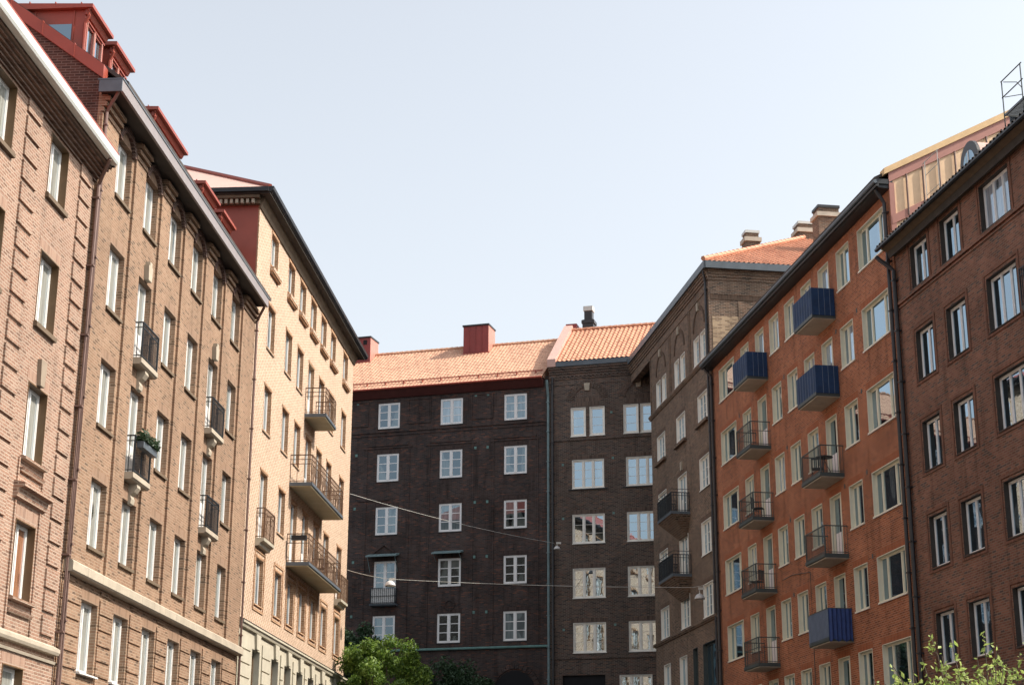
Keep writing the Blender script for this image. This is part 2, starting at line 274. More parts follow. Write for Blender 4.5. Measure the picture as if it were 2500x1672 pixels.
def thing(name, label, cat, m=None, group=None):
    o = bpy.data.objects.new(name, None); COL.objects.link(o); o.empty_display_size = 0.5
    if m is not None: o.matrix_world = m
    o['label'] = label; o['category'] = cat
    if group: o['group'] = group
    BASE[o.name] = m.copy() if m is not None else Matrix()
    return o
BASE = {}
def tag(o, label=None, cat=None, group=None, kind=None):
    if label: o['label'] = label
    if cat: o['category'] = cat
    if group: o['group'] = group
    if kind: o['kind'] = kind
    return o
def link(name, me, parent, world=None, basis=None):
    o = bpy.data.objects.new(name, me); COL.objects.link(o)
    if parent is not None:
        o.parent = parent
        if basis is None: basis = BASE[parent.name].inverted() @ world
        o.matrix_basis = basis
        BASE[o.name] = BASE[parent.name] @ basis
    else:
        o.matrix_world = world if world is not None else Matrix(); BASE[o.name] = (world if world is not None else Matrix()).copy()
    return o
class MB:
    """collects boxes, prisms, tubes in facade coordinates (s along, w outward, z up) and links them as ONE mesh"""
    def __init__(self, sg=1): self.v = []; self.f = []; self.mi = []; self.mats = []; self.cur = 0; self.sg = sg; self.smooth = False
    def mat(self, m):
        if m not in self.mats: self.mats.append(m)
        self.cur = self.mats.index(m); return self
    def p(self, s, w, z): self.v.append((s, w * self.sg, z)); return len(self.v) - 1
    def face(self, idx): self.f.append(tuple(idx)); self.mi.append(self.cur)
    def quad(self, *pts): self.face([self.p(*q) for q in pts])
    def box(self, s0, s1, w0, w1, z0, z1):
        s0, s1 = sorted((s0, s1)); w0, w1 = sorted((w0, w1)); z0, z1 = sorted((z0, z1))
        i = [self.p(s, w, z) for z in (z0, z1) for (s, w) in ((s0, w0), (s1, w0), (s1, w1), (s0, w1))]
        q = ((0, 3, 2, 1), (4, 5, 6, 7), (0, 1, 5, 4), (1, 2, 6, 5), (2, 3, 7, 6), (3, 0, 4, 7))
        for a in q: self.face([i[k] for k in (a if self.sg > 0 else a[::-1])])
    def extrude(self, prof, s0, s1):
        """closed profile [(w,z)] swept along s"""
        n = len(prof); a = [self.p(s0, *q) for q in prof]; b = [self.p(s1, *q) for q in prof]
        for i in range(n): self.face((a[i], a[(i + 1) % n], b[(i + 1) % n], b[i]))
        self.face(a[::-1]); self.face(b)
    def extrude_w(self, prof, w0, w1):
        n = len(prof); a = [self.p(q[0], w0, q[1]) for q in prof]; b = [self.p(q[0], w1, q[1]) for q in prof]
        for i in range(n): self.face((a[i], a[(i + 1) % n], b[(i + 1) % n], b[i]))
        self.face(a[::-1]); self.face(b)
    def tube(self, pts, r, n=6, r2=None):
        """pts in (s,w,z)"""
        P = [Vector((q[0], q[1] * self.sg, q[2])) for q in pts]; rings = []
        for i, q in enumerate(P):
            d = (P[min(i + 1, len(P) - 1)] - P[max(i - 1, 0)]).normalized()
            u = d.cross(Vector((0, 0, 1))); u = u.normalized() if u.length > 1e-3 else Vector((1, 0, 0)); v = d.cross(u)
            rr = r if r2 is None else r + (r2 - r) * i / (len(P) - 1)
            ring = []
            for k in range(n):
                a = 2 * math.pi * k / n; c = q + (u * math.cos(a) + v * math.sin(a)) * rr
                self.v.append(tuple(c)); ring.append(len(self.v) - 1)
            rings.append(ring)
        for A, B in zip(rings, rings[1:]):
            for k in range(n): self.face((A[k], A[(k + 1) % n], B[(k + 1) % n], B[k]))
        self.face(rings[0][::-1]); self.face(rings[-1])
    def mesh(self, name, bevel=0):
        me = bpy.data.meshes.new(name); me.from_pydata(self.v, [], self.f)
        for m in self.mats: me.materials.append(m)
        me.polygons.foreach_set('material_index', self.mi)
        bm = bmesh.new(); bm.from_mesh(me); bmesh.ops.recalc_face_normals(bm, faces=bm.faces); bm.to_mesh(me); bm.free()
        if self.smooth: me.polygons.foreach_set('use_smooth', [True] * len(me.polygons))
        me.update(); return me
    def build(self, name, parent, fr): return link(name, self.mesh(name), parent, world=fr.m)

def wall(mb, s0, s1, z0, z1, holes, d=0.24, w=0.0):
    """wall sheet with real openings and brick reveals"""
    holes = [(min(h[0], h[1]), max(h[0], h[1]), h[2], h[3]) for h in holes]
    s0, s1 = min(s0, s1), max(s0, s1)
    S = sorted({round(x, 4) for x in [s0, s1] + [x for h in holes for x in h[:2] if s0 < x < s1]})
    Z = sorted({round(x, 4) for x in [z0, z1] + [x for h in holes for x in h[2:] if z0 < x < z1]})
    for a, b in zip(S, S[1:]):
        for c, e in zip(Z, Z[1:]):
            m1, m2 = (a + b) / 2, (c + e) / 2
            if any(h[0] < m1 < h[1] and h[2] < m2 < h[3] for h in holes): continue
            mb.quad((a, w, c), (b, w, c), (b, w, e), (a, w, e))
    for a, b, c, e in holes:
        mb.quad((a, w, c), (a, w - d, c), (a, w - d, e), (a, w, e)); mb.quad((b, w, c), (b, w, e), (b, w - d, e), (b, w - d, c))
        mb.quad((a, w, c), (b, w, c), (b, w - d, c), (a, w - d, c)); mb.quad((a, w, e), (a, w - d, e), (b, w - d, e), (b, w, e))

WC = {}
def win_mesh(W, H, sg, d, leaves, rows, fm, lm, ft=0.065, mt=0.085, bt=0.03, door=False, panel=None, lining=True, top_bar=0):
    key = (round(W, 2), round(H, 2), sg, d, tuple(leaves), rows, fm.name, lm.name if lm else '', ft, mt, bt, door, lining, top_bar)
    if key in WC: return WC[key]
    mb = MB(sg).mat(fm); h = W / 2; y0, y1 = -d - 0.06, -d
    mb.box(-h, -h + ft, y0, y1, 0, H); mb.box(h - ft, h, y0, y1, 0, H); mb.box(-h + ft, h - ft, y0, y1, 0, ft); mb.box(-h + ft, h - ft, y0, y1, H - ft, H)
    tot = sum(leaves); x = -h + ft; inner = W - 2 * ft
    bounds = []
    for i, l in enumerate(leaves):
        x2 = x + inner * l / tot
        a = x + (mt / 2 if i else 0); b = x2 - (mt / 2 if i < len(leaves) - 1 else 0)
        bounds.append((a, b))
        if i < len(leaves) - 1: mb.box(x2 - mt / 2, x2 + mt / 2, y0 + 0.004, y1 + 0.012, ft, H - ft)
        x = x2
    # each leaf has its own thin casement rim
    for a, b in bounds:
        r = 0.035
        zb = ft
        mb.box(a, a + r, y0 + 0.008, y1 - 0.012, zb, H - ft); mb.box(b - r, b, y0 + 0.008, y1 - 0.012, zb, H - ft)
        mb.box(a + r, b - r, y0 + 0.008, y1 - 0.012, zb, zb + r); mb.box(a + r, b - r, y0 + 0.008, y1 - 0.012, H - ft - r, H - ft)
        for k in range(1, rows):
            z = ft + (H - 2 * ft) * k / rows
            mb.box(a + r, b - r, y0 + 0.01, y1 - 0.02, z - bt / 2, z + bt / 2)
    if door:
        a, b = bounds[-1]
        mb.mat(panel or fm); mb.box(a + 0.035, b - 0.035, y0 + 0.012, y1 - 0.004, ft + 0.035, 0.95)
    if lining and lm:
        mb.mat(lm); t = 0.022
        mb.box(-h - 0.003, -h + t, y1, 0.014, 0, H); mb.box(h - t, h + 0.003, y1, 0.014, 0, H)
        mb.box(-h + t, h - t, y1, 0.014, H - t, H + 0.003)
        if not door: mb.box(-h - 0.03, h + 0.03, y1, 0.05, -0.035, 0.012)
    me = mb.mesh('window_frame')
    WC[key] = me; return me
def pane_mesh(W, H, sg, d, gm):
    key = ('pane', round(W, 2), round(H, 2), sg, d, gm.name)
    if key not in WC:
        mb = MB(sg).mat(gm); mb.box(-W / 2 + 0.03, W / 2 - 0.03, -d - 0.045, -d - 0.035, 0.03, H - 0.03); WC[key] = mb.mesh('pane')
    return WC[key]
def window(fr, parent, s0, s1, z0, z1, d=0.14, leaves=(1, 1), rows=1, fm=WHITE, lm=None, gm=G_L, door=False, sill=None, name=None, panel=None, head=None, ft=0.065, mt=0.085, bt=0.03):
    s0, s1 = min(s0, s1), max(s0, s1); W, H = s1 - s0, z1 - z0
    me = win_mesh(W, H, fr.sg, d, leaves, rows, fm, lm, door=door, panel=panel, ft=ft, mt=mt, bt=bt)
    o = link(name or ('door' if door else 'window'), me, parent, world=fr.m @ Matrix.Translation(((s0 + s1) / 2, 0, z0)))
    link('pane', pane_mesh(W, H, fr.sg, d, gm), o, basis=Matrix())
    if sill:
        sm, over, proj, th = sill
        key = ('sill', round(W, 2), fr.sg, sm.name, over, proj, th)
        if key not in WC:
            mb = MB(fr.sg).mat(sm); mb.extrude([(0.0, -th), (proj, -th), (proj, -0.02), (-0.05, 0.018), (-0.05, -th)][0:4] if False else [(-0.03, -th), (proj, -th), (proj, -0.03), (-0.03, -0.006)], -W / 2 - over, W / 2 + over); WC[key] = mb.mesh('sill')
        link('sill', WC[key], o, basis=Matrix())
    if head:
        hm, hh, ho, hw_ = head; key = ('lintel', round(W, 2), round(H, 2), fr.sg, hm.name, hh)
        if key not in WC:
            mb = MB(fr.sg).mat(hm); header(mb, -W / 2, W / 2, H, hh, ho, hw_); WC[key] = mb.mesh('lintel')
        link('lintel', WC[key], o, basis=Matrix())
    return o
def header(mb, s0, s1, z, h=0.25, over=0.12, w=0.012):
    mb.box(min(s0, s1) - over, max(s0, s1) + over, -0.02, w, z + 0.003, z + h)
def railing(mb, s0, s1, w, z0, z1, sp=0.12, bar=0.009, rails=(), sides=True, posts=0.018, w0=0.0):
    """iron railing round a balcony: front and two returns to the wall"""
    s0, s1 = min(s0, s1), max(s0, s1)
    lv = [z0 + 0.06, z1] + list(rails)
    for z in lv:
        t = 0.018 if z == z1 else 0.012
        mb.box(s0, s1, w - t, w + t, z - t, z + t)
        if sides:
            mb.box(s0 - t, s0 + t, w0, w - t, z - t, z + t); mb.box(s1 - t, s1 + t, w0, w - t, z - t, z + t)
    n = max(2, int((s1 - s0) / sp))
    for i in range(n + 1):
        x = s0 + (s1 - s0) * i / n; b = posts if i in (0, n) else bar
        mb.box(x - b, x + b, w - b, w + b, z0, z1 - 0.01)
    if sides:
        n = max(1, int((w - w0) / sp))
        for i in range(1, n + 1):
            y = w - (w - w0) * i / n + (0.02 if i == n else 0)
            for x in (s0, s1): mb.box(x - bar, x + bar, y - bar, y + bar, z0, z1 - 0.01)
def pipe(fr, parent, s, w, z0, z1, r=0.055, m=PIPEB, neck=None, name='downpipe'):
    mb = MB(fr.sg).mat(m)
    pts = [(s, w, z0), (s, w, z1)]
    if neck: pts = [(s, w, z0)] + [(s, w, z1 - 0.05), (s + neck[0] * .25, w + neck[1] * .25, z1 + neck[2] * .2), (s + neck[0] * .8, w + neck[1] * .8, z1 + neck[2] * .75), (s + neck[0], w + neck[1], z1 + neck[2])]
    mb.tube(pts, r, 8); mb.smooth = True
    z = z0 + 1.5
    for k in range(int((z1 - z0) / 1.8)):
        zz = z1 - 0.4 - k * 1.8
        mb.box(s - r * 1.35, s + r * 1.35, 0, w + r * 1.2, zz - 0.02, zz + 0.02)
    o = mb.build(name, parent, fr); o.data.polygons.foreach_set('use_smooth', [False] * len(o.data.polygons)); return o
def shell(mb, s0, s1, depth, z1, z0=0.0, back=True, ends=(True, True)):
    """end and back walls of a block whose front sheet is built apart"""
    s0, s1 = min(s0, s1), max(s0, s1)
    if ends[0]: mb.quad((s0, 0, z0), (s0, -depth, z0), (s0, -depth, z1), (s0, 0, z1))
    if ends[1]: mb.quad((s1, 0, z0), (s1, 0, z1), (s1, -depth, z1), (s1, -depth, z0))
    if back: mb.quad((s0, -depth, z0), (s1, -depth, z0), (s1, -depth, z1), (s0, -depth, z1))
def gable_roof(mb, s0, s1, we, ze, slope, depth, th=0.12):
    """pitched roof: eave at w=we, ridge half way"""
    s0, s1 = min(s0, s1), max(s0, s1)
    wr = (we - depth) / 2 - 0.2; zr = ze + slope * (we - wr); wb = -depth - 0.4
    zb = zr - slope * (wr - wb)
    mb.extrude([(we, ze), (wr, zr), (wb, zb), (wb, zb - th), (wr, zr - th), (we, ze - th)], s0, s1)
    return wr, zr
def tiles(mb, corner, us, ud, ncol, nrow, cw, rh, amp=0.035, step=0.03, clip=None):
    """pantile sheet: corner at eave, us unit vector along eave, ud unit vector up the slope (facade coords)"""
    us, ud = Vector(us), Vector(ud); nn = us.cross(ud).normalized()
    if nn.z < 0: nn = -nn
    K = 6; base = Vector(corner); grid = []
    prof = [math.sin(2 * math.pi * k / K) * amp for k in range(K)]
    for r in range(nrow):
        for e in (0, 1):
            row = []
            for c in range(ncol * K + 1):
                jit = ((c // K) * 37 + r * 53) % 11 / 11 * 0.008
                off = prof[c % K] + (step if e == 0 else 0) + jit
                P = base + us * (c * cw / K) + ud * ((r + (e * 0.999)) * rh) + nn * off
                row.append(P)
            grid.append(row)
    idx = [[self_p(mb, q) for q in row] for row in grid]
    for a, b, ra, rb in zip(idx, idx[1:], grid, grid[1:]):
        for i in range(len(a) - 1):
            if clip and not clip((ra[i] + rb[i + 1]) / 2): continue
            mb.face((a[i], a[i + 1], b[i + 1], b[i]))
def self_p(mb, q): return mb.p(q.x, q.y, q.z)
def arch_ring(mb, sc, zc, r0, r1, w0, w1, a0=0, a1=180, n=18, kx=1.0):
    for i in range(n):
        p, q = R(a0 + (a1 - a0) * i / n), R(a0 + (a1 - a0) * (i + 1) / n - 1.2)
        prof = [(sc + kx * r0 * math.cos(p), zc + r0 * math.sin(p)), (sc + kx * r1 * math.cos(p), zc + r1 * math.sin(p)), (sc + kx * r1 * math.cos(q), zc + r1 * math.sin(q)), (sc + kx * r0 * math.cos(q), zc + r0 * math.sin(q))]
        mb.extrude_w(prof, w0, w1)

# ---------------------------------------------------------------- ground
g = MB().mat(GROUNDM); g.quad((-1500, -1500, 0), (1500, -1500, 0), (1500, 1500, 0), (-1500, 1500, 0))
tag(link('ground', g.mesh('ground'), None), kind='structure')

# ================================================================ L1  near left house, pinkish brick
f = FR['L1']
B = thing('apartment_building', 'pinkish tan brick house at the left edge with white gutter and raised brick quoins', 'building', f.m, 'apartment buildings along the street')
cols = [(-3.2, -1.95), (-6.75, -5.5), (-10.3, -9.05), (-13.85, -12.6)]
rows = [(16.08, 17.61), (12.97, 14.70), (9.86, 11.57), (6.80, 8.48), (3.65, 5.37)]
holes = [(a, b, c, e) for a, b in cols for c, e in rows]
mb = MB(-1).mat(L1B); wall(mb, -15.5, 0, 0, 18.2, holes); shell(mb, -15.5, 0, 12, 18.2)
mb.build('wall', B, f)
wob = {}
for a, b in cols:
    for i, (c, e) in enumerate(rows):
        wob[a, i] = window(f, B, a, b, c, e, 0.17, (1, 1) if i < 4 else (1,), 1, WHITE, WOOD, G_BR if (i, a) == (3, -3.2) else G_L, head=(L1S, 0.3, 0.1, 0.004) if i else None, sill=(BROWNW, 0.06, 0.09, 0.13) if i < 2 else (L1B, 0.12, 0.14, 0.08))
# quoin blocks
for s0, s1 in ((-1.1, -0.28), (-4.83, -3.95), (-8.4, -7.55), (-11.95, -11.1)):
    mb = MB(-1).mat(L1B); z = 6.25
    while z < 17.4:
        mb.box(s0, s1, 0, 0.05, z, z + 0.415); z += 0.53
    mb.build('quoins', B, f)
for a, b in cols:      # pediment and aprons between rows
    mb = MB(-1).mat(L1B); mb.extrude([(0, 8.85), (0.10, 8.9), (0.14, 9.08), (0.26, 9.12), (0.26, 9.2), (0, 9.26)], a - 0.32, b + 0.32)
    mb.extrude([(0, 9.5), (0.06, 9.5), (0.10, 9.58), (0, 9.6)], a - 0.1, b + 0.1)
    mb.extrude([(0, 6.45), (0.06, 6.45), (0.10, 6.53), (0, 6.55)], a - 0.1, b + 0.1)
    mb.mat(L1B)
    for x in (a - 0.2, b + 0.12): mb.box(x, x + 0.08, 0, 0.035, 6.1, 8.85); mb.box(x, x + 0.08, 0, 0.035, 9.26, 9.8)
    link('surround', mb.mesh('surround'), wob[a, 3], world=f.m)
    mb = MB(-1).mat(STUCCO); mb.extrude_w([(((a + b) / 2 - 0.13), 11.6), ((a + b) / 2 + 0.13, 11.6), ((a + b) / 2 + 0.19, 12.2), ((a + b) / 2 - 0.19, 12.2)], 0, 0.1)
    link('keystone', mb.mesh('keystone'), wob[a, 2], world=f.m)
mb = MB(-1).mat(STONE); mb.extrude([(0, 5.86), (0.12, 5.86), (0.15, 5.92), (0.15, 6.0), (0, 6.08)], -15.5, -0.02)
mb.extrude([(0, 5.66), (0.05, 5.66), (0.07, 5.72), (0, 5.74)], -15.5, -0.02); mb.build('string_course', B, f)
mb = MB(-1).mat(L1C)
for k in range(6):
    mb.box(-15.7, 0.02, 0, 0.05 + 0.075 * k, 17.68 + 0.065 * k, 17.745 + 0.065 * k)
mb.mat(DARKW); mb.box(-15.75, 0.06, -0.1, 0.5, 18.07, 18.12)
mb.build('brick_cornice', B, f)
mb = MB(-1).mat(WHITEF); mb.extrude([(0.44, 18.06), (0.60, 18.06), (0.63, 18.12), (0.63, 18.31), (0.44, 18.31)], -15.8, -0.1)
mb.build('gutter', B, f)
mb = MB(-1).mat(REDM); wr, zr = gable_roof(mb, -15.8, -0.05, 0.60, 18.40, 0.55, 12)
mb.build('roof', B, f)
pipe(f, B, -0.02, 0.13, 0, 17.62, 0.05, PIPEB, (-0.55, 0.42, 0.42))

# ================================================================ L2 tan house
f = FR['L2']
B = thing('apartment_building', 'tan brick house with grey eave board, red dormers and four small stone balconies', 'building', f.m, 'apartment buildings along the street')
cols = [(1.6 + 2.6 * i - (0.02 * i), 2.87 + 2.6 * i - 0.02 * i) for i in range(6)]
rows = [(18.06, 19.68), (14.95, 16.66), (11.86, 13.55), (8.77, 10.46), (5.70, 7.42), (2.6, 4.3)]
isd = lambda i, j: i in (1, 4) and j in (1, 2)
holes = []
for i, (a, b) in enumerate(cols):
    for j, (c, e) in enumerate(rows):
        holes.append((a, b, {1: 14.28, 2: 11.13}[j] if isd(i, j) else c, e))
mb = MB(-1).mat(L2B); wall(mb, 0, 17.88, 0, 20.2, holes); shell(mb, 0, 17.88, 12, 20.2, ends=(False, True))
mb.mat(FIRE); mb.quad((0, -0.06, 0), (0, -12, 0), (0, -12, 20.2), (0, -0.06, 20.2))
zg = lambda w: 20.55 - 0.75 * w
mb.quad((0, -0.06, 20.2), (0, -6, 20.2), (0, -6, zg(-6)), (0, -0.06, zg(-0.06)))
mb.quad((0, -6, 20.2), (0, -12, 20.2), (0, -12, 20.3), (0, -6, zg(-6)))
mb.mat(L2B); mb.quad((0, 0, 0), (0, -0.06, 0), (0, -0.06, zg(0)), (0, 0, zg(0)))
mb.build('wall', B, f)
for i, (a, b) in enumerate(cols):
    for j, (c, e) in enumerate(rows):
        if isd(i, j): window(f, B, a, b, {1: 14.28, 2: 11.13}[j], e, 0.16, (1, 1), 1, WHITE, None, G_L, door=True, panel=WHITE, head=(L2S, 0.27, 0.08, 0.004))
        else: window(f, B, a, b, c, e, 0.16, (1, 1), 1, WHITE, None, G_L, head=(L2S, 0.27, 0.08, 0.004), sill=(BROWNW, 0.03, 0.07, 0.11) if j < 4 else (WHITE, 0.08, 0.12, 0.07))
# lesenes between the window bays, with three stepped corbels under the eave
les = [(0.02, 1.42)] + [(3.06 + 2.58 * i, 4.0 + 2.58 * i) for i in range(5)] + [(15.98, 17.8)]
for a, b in les:
    mb = MB(-1).mat(L2B); mb.box(a, b, 0, 0.07, 8.2, 19.62)
    for k in range(3): mb.box(a - 0.02, b + 0.02, 0, 0.10 + 0.07 * k, 19.62 + 0.16 * k, 19.73 + 0.16 * k); mb.box(a, b, 0, 0.07 + 0.05 * k, 19.73 + 0.16 * k, 19.78 + 0.16 * k)
    mb.build('lesene', B, f)
for i, (a, b) in enumerate(cols):
    mb = MB(-1).mat(FIRE); arch_ring(mb, (a + b) / 2, 19.3, 0.66, 0.84, 0.0, 0.10, 20, 160, 10); mb.build('arch_shading', B, f)      # dark arcs paint in the shading of the arched recesses between the corbels
gaps = [(0.06, 1.5)] + [(cols[i][1] + 0.1, cols[i + 1][0] - 0.1) for i in range(5)] + [(cols[5][1] + 0.1, 17.8)]
for a, b in gaps:
    mb = MB(-1).mat(L2B); z = 2.65
    while z < 7.6:
        mb.box(a, b, 0, 0.035, z, z + 0.335); z += 0.383
    mb.box(a, a + (b - a) * 0.62, 0, 0.035, 7.72, 7.83)
    mb.build('rusticated_base', B, f)
mb = MB(-1).mat(STONE)
x = 0.1
while x < 17.8:
    x2 = min(x + 1.15, 17.86); mb.extrude([(0, 7.86), (0.2, 7.86), (0.24, 7.9), (0.24, 8.1), (0.2, 8.14), (0, 8.17)], x, x2 - 0.008); x = x2
mb.build('string_course', B, f)
mb = MB(-1).mat(GREYF); mb.box(-0.2, 17.45, 0.53, 0.6, 20.1, 20.4)
mb.mat(SLATE); mb.box(-0.24, -0.2, 0.0, 0.6, 20.06, 20.38); mb.mat(DARKW); mb.box(-0.2, 17.45, 0.0, 0.53, 20.13, 20.18); mb.mat(SLATE); mb.box(-0.22, 17.45, -0.05, 0.62, 20.4, 20.44)
mb.build('eave_board', B, f)
mb = MB(-1).mat(TILED); wr, zr = gable_roof(mb, 0.28, 17.88, 0.6, 20.57, 0.75, 12); mb.build('roof', B, f)
mb = MB(-1).mat(REDM); mb.extrude([(0.02, zg(0) - 0.02), (-6, zg(-6)), (-12.3, zg(-6) - 4.7), (-12.3, zg(-6) - 4.35), (-6, zg(-6) + 0.36), (0.02, zg(0) + 0.36)], -0.06, 0.3)
x = -0.8
while x > -6: mb.box(-0.075, 0.3, x - 0.012, x + 0.012, zg(x) + 0.0, zg(x) + 0.395); x -= 0.9
mb.build('gable_capping', B, f)
pipe(f, B, 0.14, 0.13, 0, 19.7, 0.045, PIPEB, (-0.25, 0.35, 0.4))
pipe(f, B, 17.8, 0.14, 0, 19.75, 0.05, PIPEB, (-0.55, 0.4, 0.42))
# dormers
for s0, s1, nw in ((0.55, 2.1, 2), (2.68, 4.15, 2), (6.85, 10.05, 4), (12.6, 14.4, 2), (15.2, 16.75, 2)):
    wf = -0.8; zt = 22.82; zb = 20.9
    wb = (20.55 - zt) / 0.75 - 0.4
    mb = MB(-1).mat(REDM)
    hw = []; n = nw; t = 0.12; cw = (s1 - s0 - 2 * t) / n
    for k in range(n): hw.append((s0 + t + cw * k + 0.06, s0 + t + cw * (k + 1) - 0.06, 21.55, 22.5))
    wall(mb, s0, s1, zb, zt, hw, 0.08, wf)
    zr_ = lambda w_: 20.4 - 0.75 * w_
    for s in (s0, s1):
        tri = [(wf - 0.28, 21.75), (wf - 0.28, 22.42), (wf - 1.15, 22.42)]
        mb.face([mb.p(s, wf, zr_(wf)), mb.p(s, wb, zr_(wb)), mb.p(s, wb, zt), mb.p(s, wf, zt)])
    o = mb.build('dormer', B, f)
    mb = MB(-1).mat(G_R); mb.box(s0 - 0.012, s0 + 0.02, wf - 1.15, wf - 0.35, 21.95, 22.4) if False else mb.extrude([(wf - 0.35, 21.72), (wf - 0.35, 22.42), (wf - 1.3, 22.42)], s0 - 0.012, s0 + 0.01); 
    p_ = link('side_pane', mb.mesh('side_pane'), o, world=f.m)
    mb = MB(-1).mat(G_R)
    for q in hw: mb.box(q[0], q[1], wf - 0.07, wf - 0.05, q[2], q[3])
    link('pane', mb.mesh('pane'), o, world=f.m)
    mb = MB(-1).mat(REDM)
    mb.extrude([(wf + 0.22, zt + 0.02), (wf + 0.22, zt + 0.12), (wb, zt + 0.22), (wb, zt)], s0 - 0.14, s1 + 0.14)
    mb.extrude([(wf + 0.05, zt - 0.14), (wf + 0.12, zt), (wf, zt), (wf, zt - 0.14)], s0 - 0.05, s1 + 0.05)
    for q in hw:
        mb.mat(WOOD) if False else mb.mat(PINKM); mb.box(q[0] - 0.05, q[0], wf, wf + 0.03, q[2] - 0.05, q[3] + 0.05); mb.box(q[1], q[1] + 0.05, wf, wf + 0.03, q[2] - 0.05, q[3] + 0.05)
    mb.mat(REDM); mb.box(s0, s1, wf, wf + 0.04, 22.56, 22.6)
    for w_ in (wf - 0.3, wf - 1.35, wf - 1.9): mb.box(s0 - 0.03, s0, w_ - 0.015, w_ + 0.015, 20.45 - 0.75 * w_, zt)
    for w_ in (wf - 0.1, wf - 0.8, wf - 1.5, wf - 2.2): mb.box(s0 - 0.14, s1 + 0.14, w_ - 0.012, w_ + 0.012, zt + 0.1, zt + 0.17 + (wf - w_) * 0.04)
    mb.tube([(s0 - 0.06, wf + 0.1, zt), (s0 - 0.06, wf + 0.12, zt - 0.18), (s0 - 0.03, wf + 0.02, zt - 0.4), (s0 - 0.03, wf + 0.02, 21.2)], 0.045, 6)
    link('dormer_roof', mb.mesh('dormer_roof'), o, world=f.m)
# small stone balconies, railings and consoles
for i in (1, 4):
    a, b = cols[i]; sc = (a + b) / 2
    mb = MB(-1).mat(STONE); mb.extrude_w([(sc - 0.15, 16.7), (sc + 0.15, 16.7), (sc + 0.2, 17.12), (sc + 0.1, 17.12), (sc + 0.1, 17.24), (sc - 0.1, 17.24), (sc - 0.1, 17.12), (sc - 0.2, 17.12)], 0, 0.14); mb.build('keystone', B, f)
    for zt in (14.28, 11.13):
        mb = MB(-1).mat(STONE); s0, s1 = sc - 0.8, sc + 0.8
        mb.extrude([(0, zt - 0.2), (0.24, zt - 0.2), (0.3, zt - 0.15), (0.3, zt - 0.02), (0, zt - 0.01)], s0, s1)
        mb.extrude([(0, zt - 0.75), (0.08, zt - 0.72), (0.1, zt - 0.6), (0.06, zt - 0.5), (0.16, zt - 0.42), (0.24, zt - 0.3), (0.22, zt - 0.2), (0, zt - 0.2)], sc - 0.16, sc + 0.16)
        o = mb.build('balcony', B, f)
        mb = MB(-1).mat(IRON); railing(mb, s0 + 0.05, s1 - 0.05, 0.27, zt - 0.01, zt + 0.98, 0.105, 0.009, (zt + 0.84,))
        link('railing', mb.mesh('railing'), o, world=f.m)

# ================================================================ L3 pale yellow house
f = FR['L3']
B = thing('apartment_building', 'pale yellow brick house on the left with red end wall and wide balconies', 'building', f.m, 'apartment buildings along the street')
cl = [2.1, 5.25, 7.55, 9.87, 12.2, 14.52, 17.73]; cols = [(x, x + 1.2) for x in cl]
rows = [(22.65, 23.97), (19.42, 21.12), (16.28, 17.99), (13.09, 14.79), (9.94, 11.62), (6.4, 8.36)]
doors = {(3, 1): 18.78, (3, 2): 15.4, (4, 2): 15.4, (3, 3): 12.26, (2, 3): 12.26, (0, 3): 12.24, (6, 3): 12.34}
holes = [(a, b, doors.get((i, j), c), e) for i, (a, b) in enumerate(cols) for j, (c, e) in enumerate(rows)]
SE = 20.5
mb = MB(-1).mat(L3B); wall(mb, 0, SE, 9.15, 24.6, [h for h in holes if h[2] > 9], 0.2); shell(mb, 0, SE, 12, 24.6, ends=(False, True))
mb.mat(REDM); mb.quad((0, -0.05, 0), (0, -12, 0), (0, -12, 24.6), (0, -0.05, 24.6)); mb.mat(L3D); mb.quad((0, 0, 0), (0, -0.05, 0), (0, -0.05, 24.6), (0, 0, 24.6))
mb.build('wall', B, f)
mb = MB(-1).mat(STONE2); wall(mb, 0.0, SE, 0, 9.15, [h for h in holes if h[2] < 9], 0.25, 0.03)
for a, b in [(0.1, 1.8)] + [(cols[i][1] + 0.28, cols[i + 1][0] - 0.28) for i in range(6)] + [(cols[6][1] + 0.3, SE - 0.05)]:
    z = 4.0
    while z < 8.7 and b - a > 0.2:
        mb.box(a, b, 0.03, 0.075, z, z + 0.42); z += 0.47
for a, b in cols: mb.extrude_w([(a + 0.38, 8.38), (b - 0.38, 8.38), (b - 0.25, 8.9), (a + 0.25, 8.9)], 0.03, 0.12)
mb.build('plaster_base', B, f)
mb = MB(-1).mat(STONE2); mb.extrude([(0.03, 8.9), (0.12, 8.92), (0.16, 9.02), (0.2, 9.04), (0.2, 9.12), (0, 9.2)], 0, SE + 0.1); mb.mat(BLACKM); mb.extrude([(0, 9.2), (0.215, 9.125), (0.215, 9.14), (0, 9.215)], 0, SE + 0.1)
mb.build('string_course', B, f)
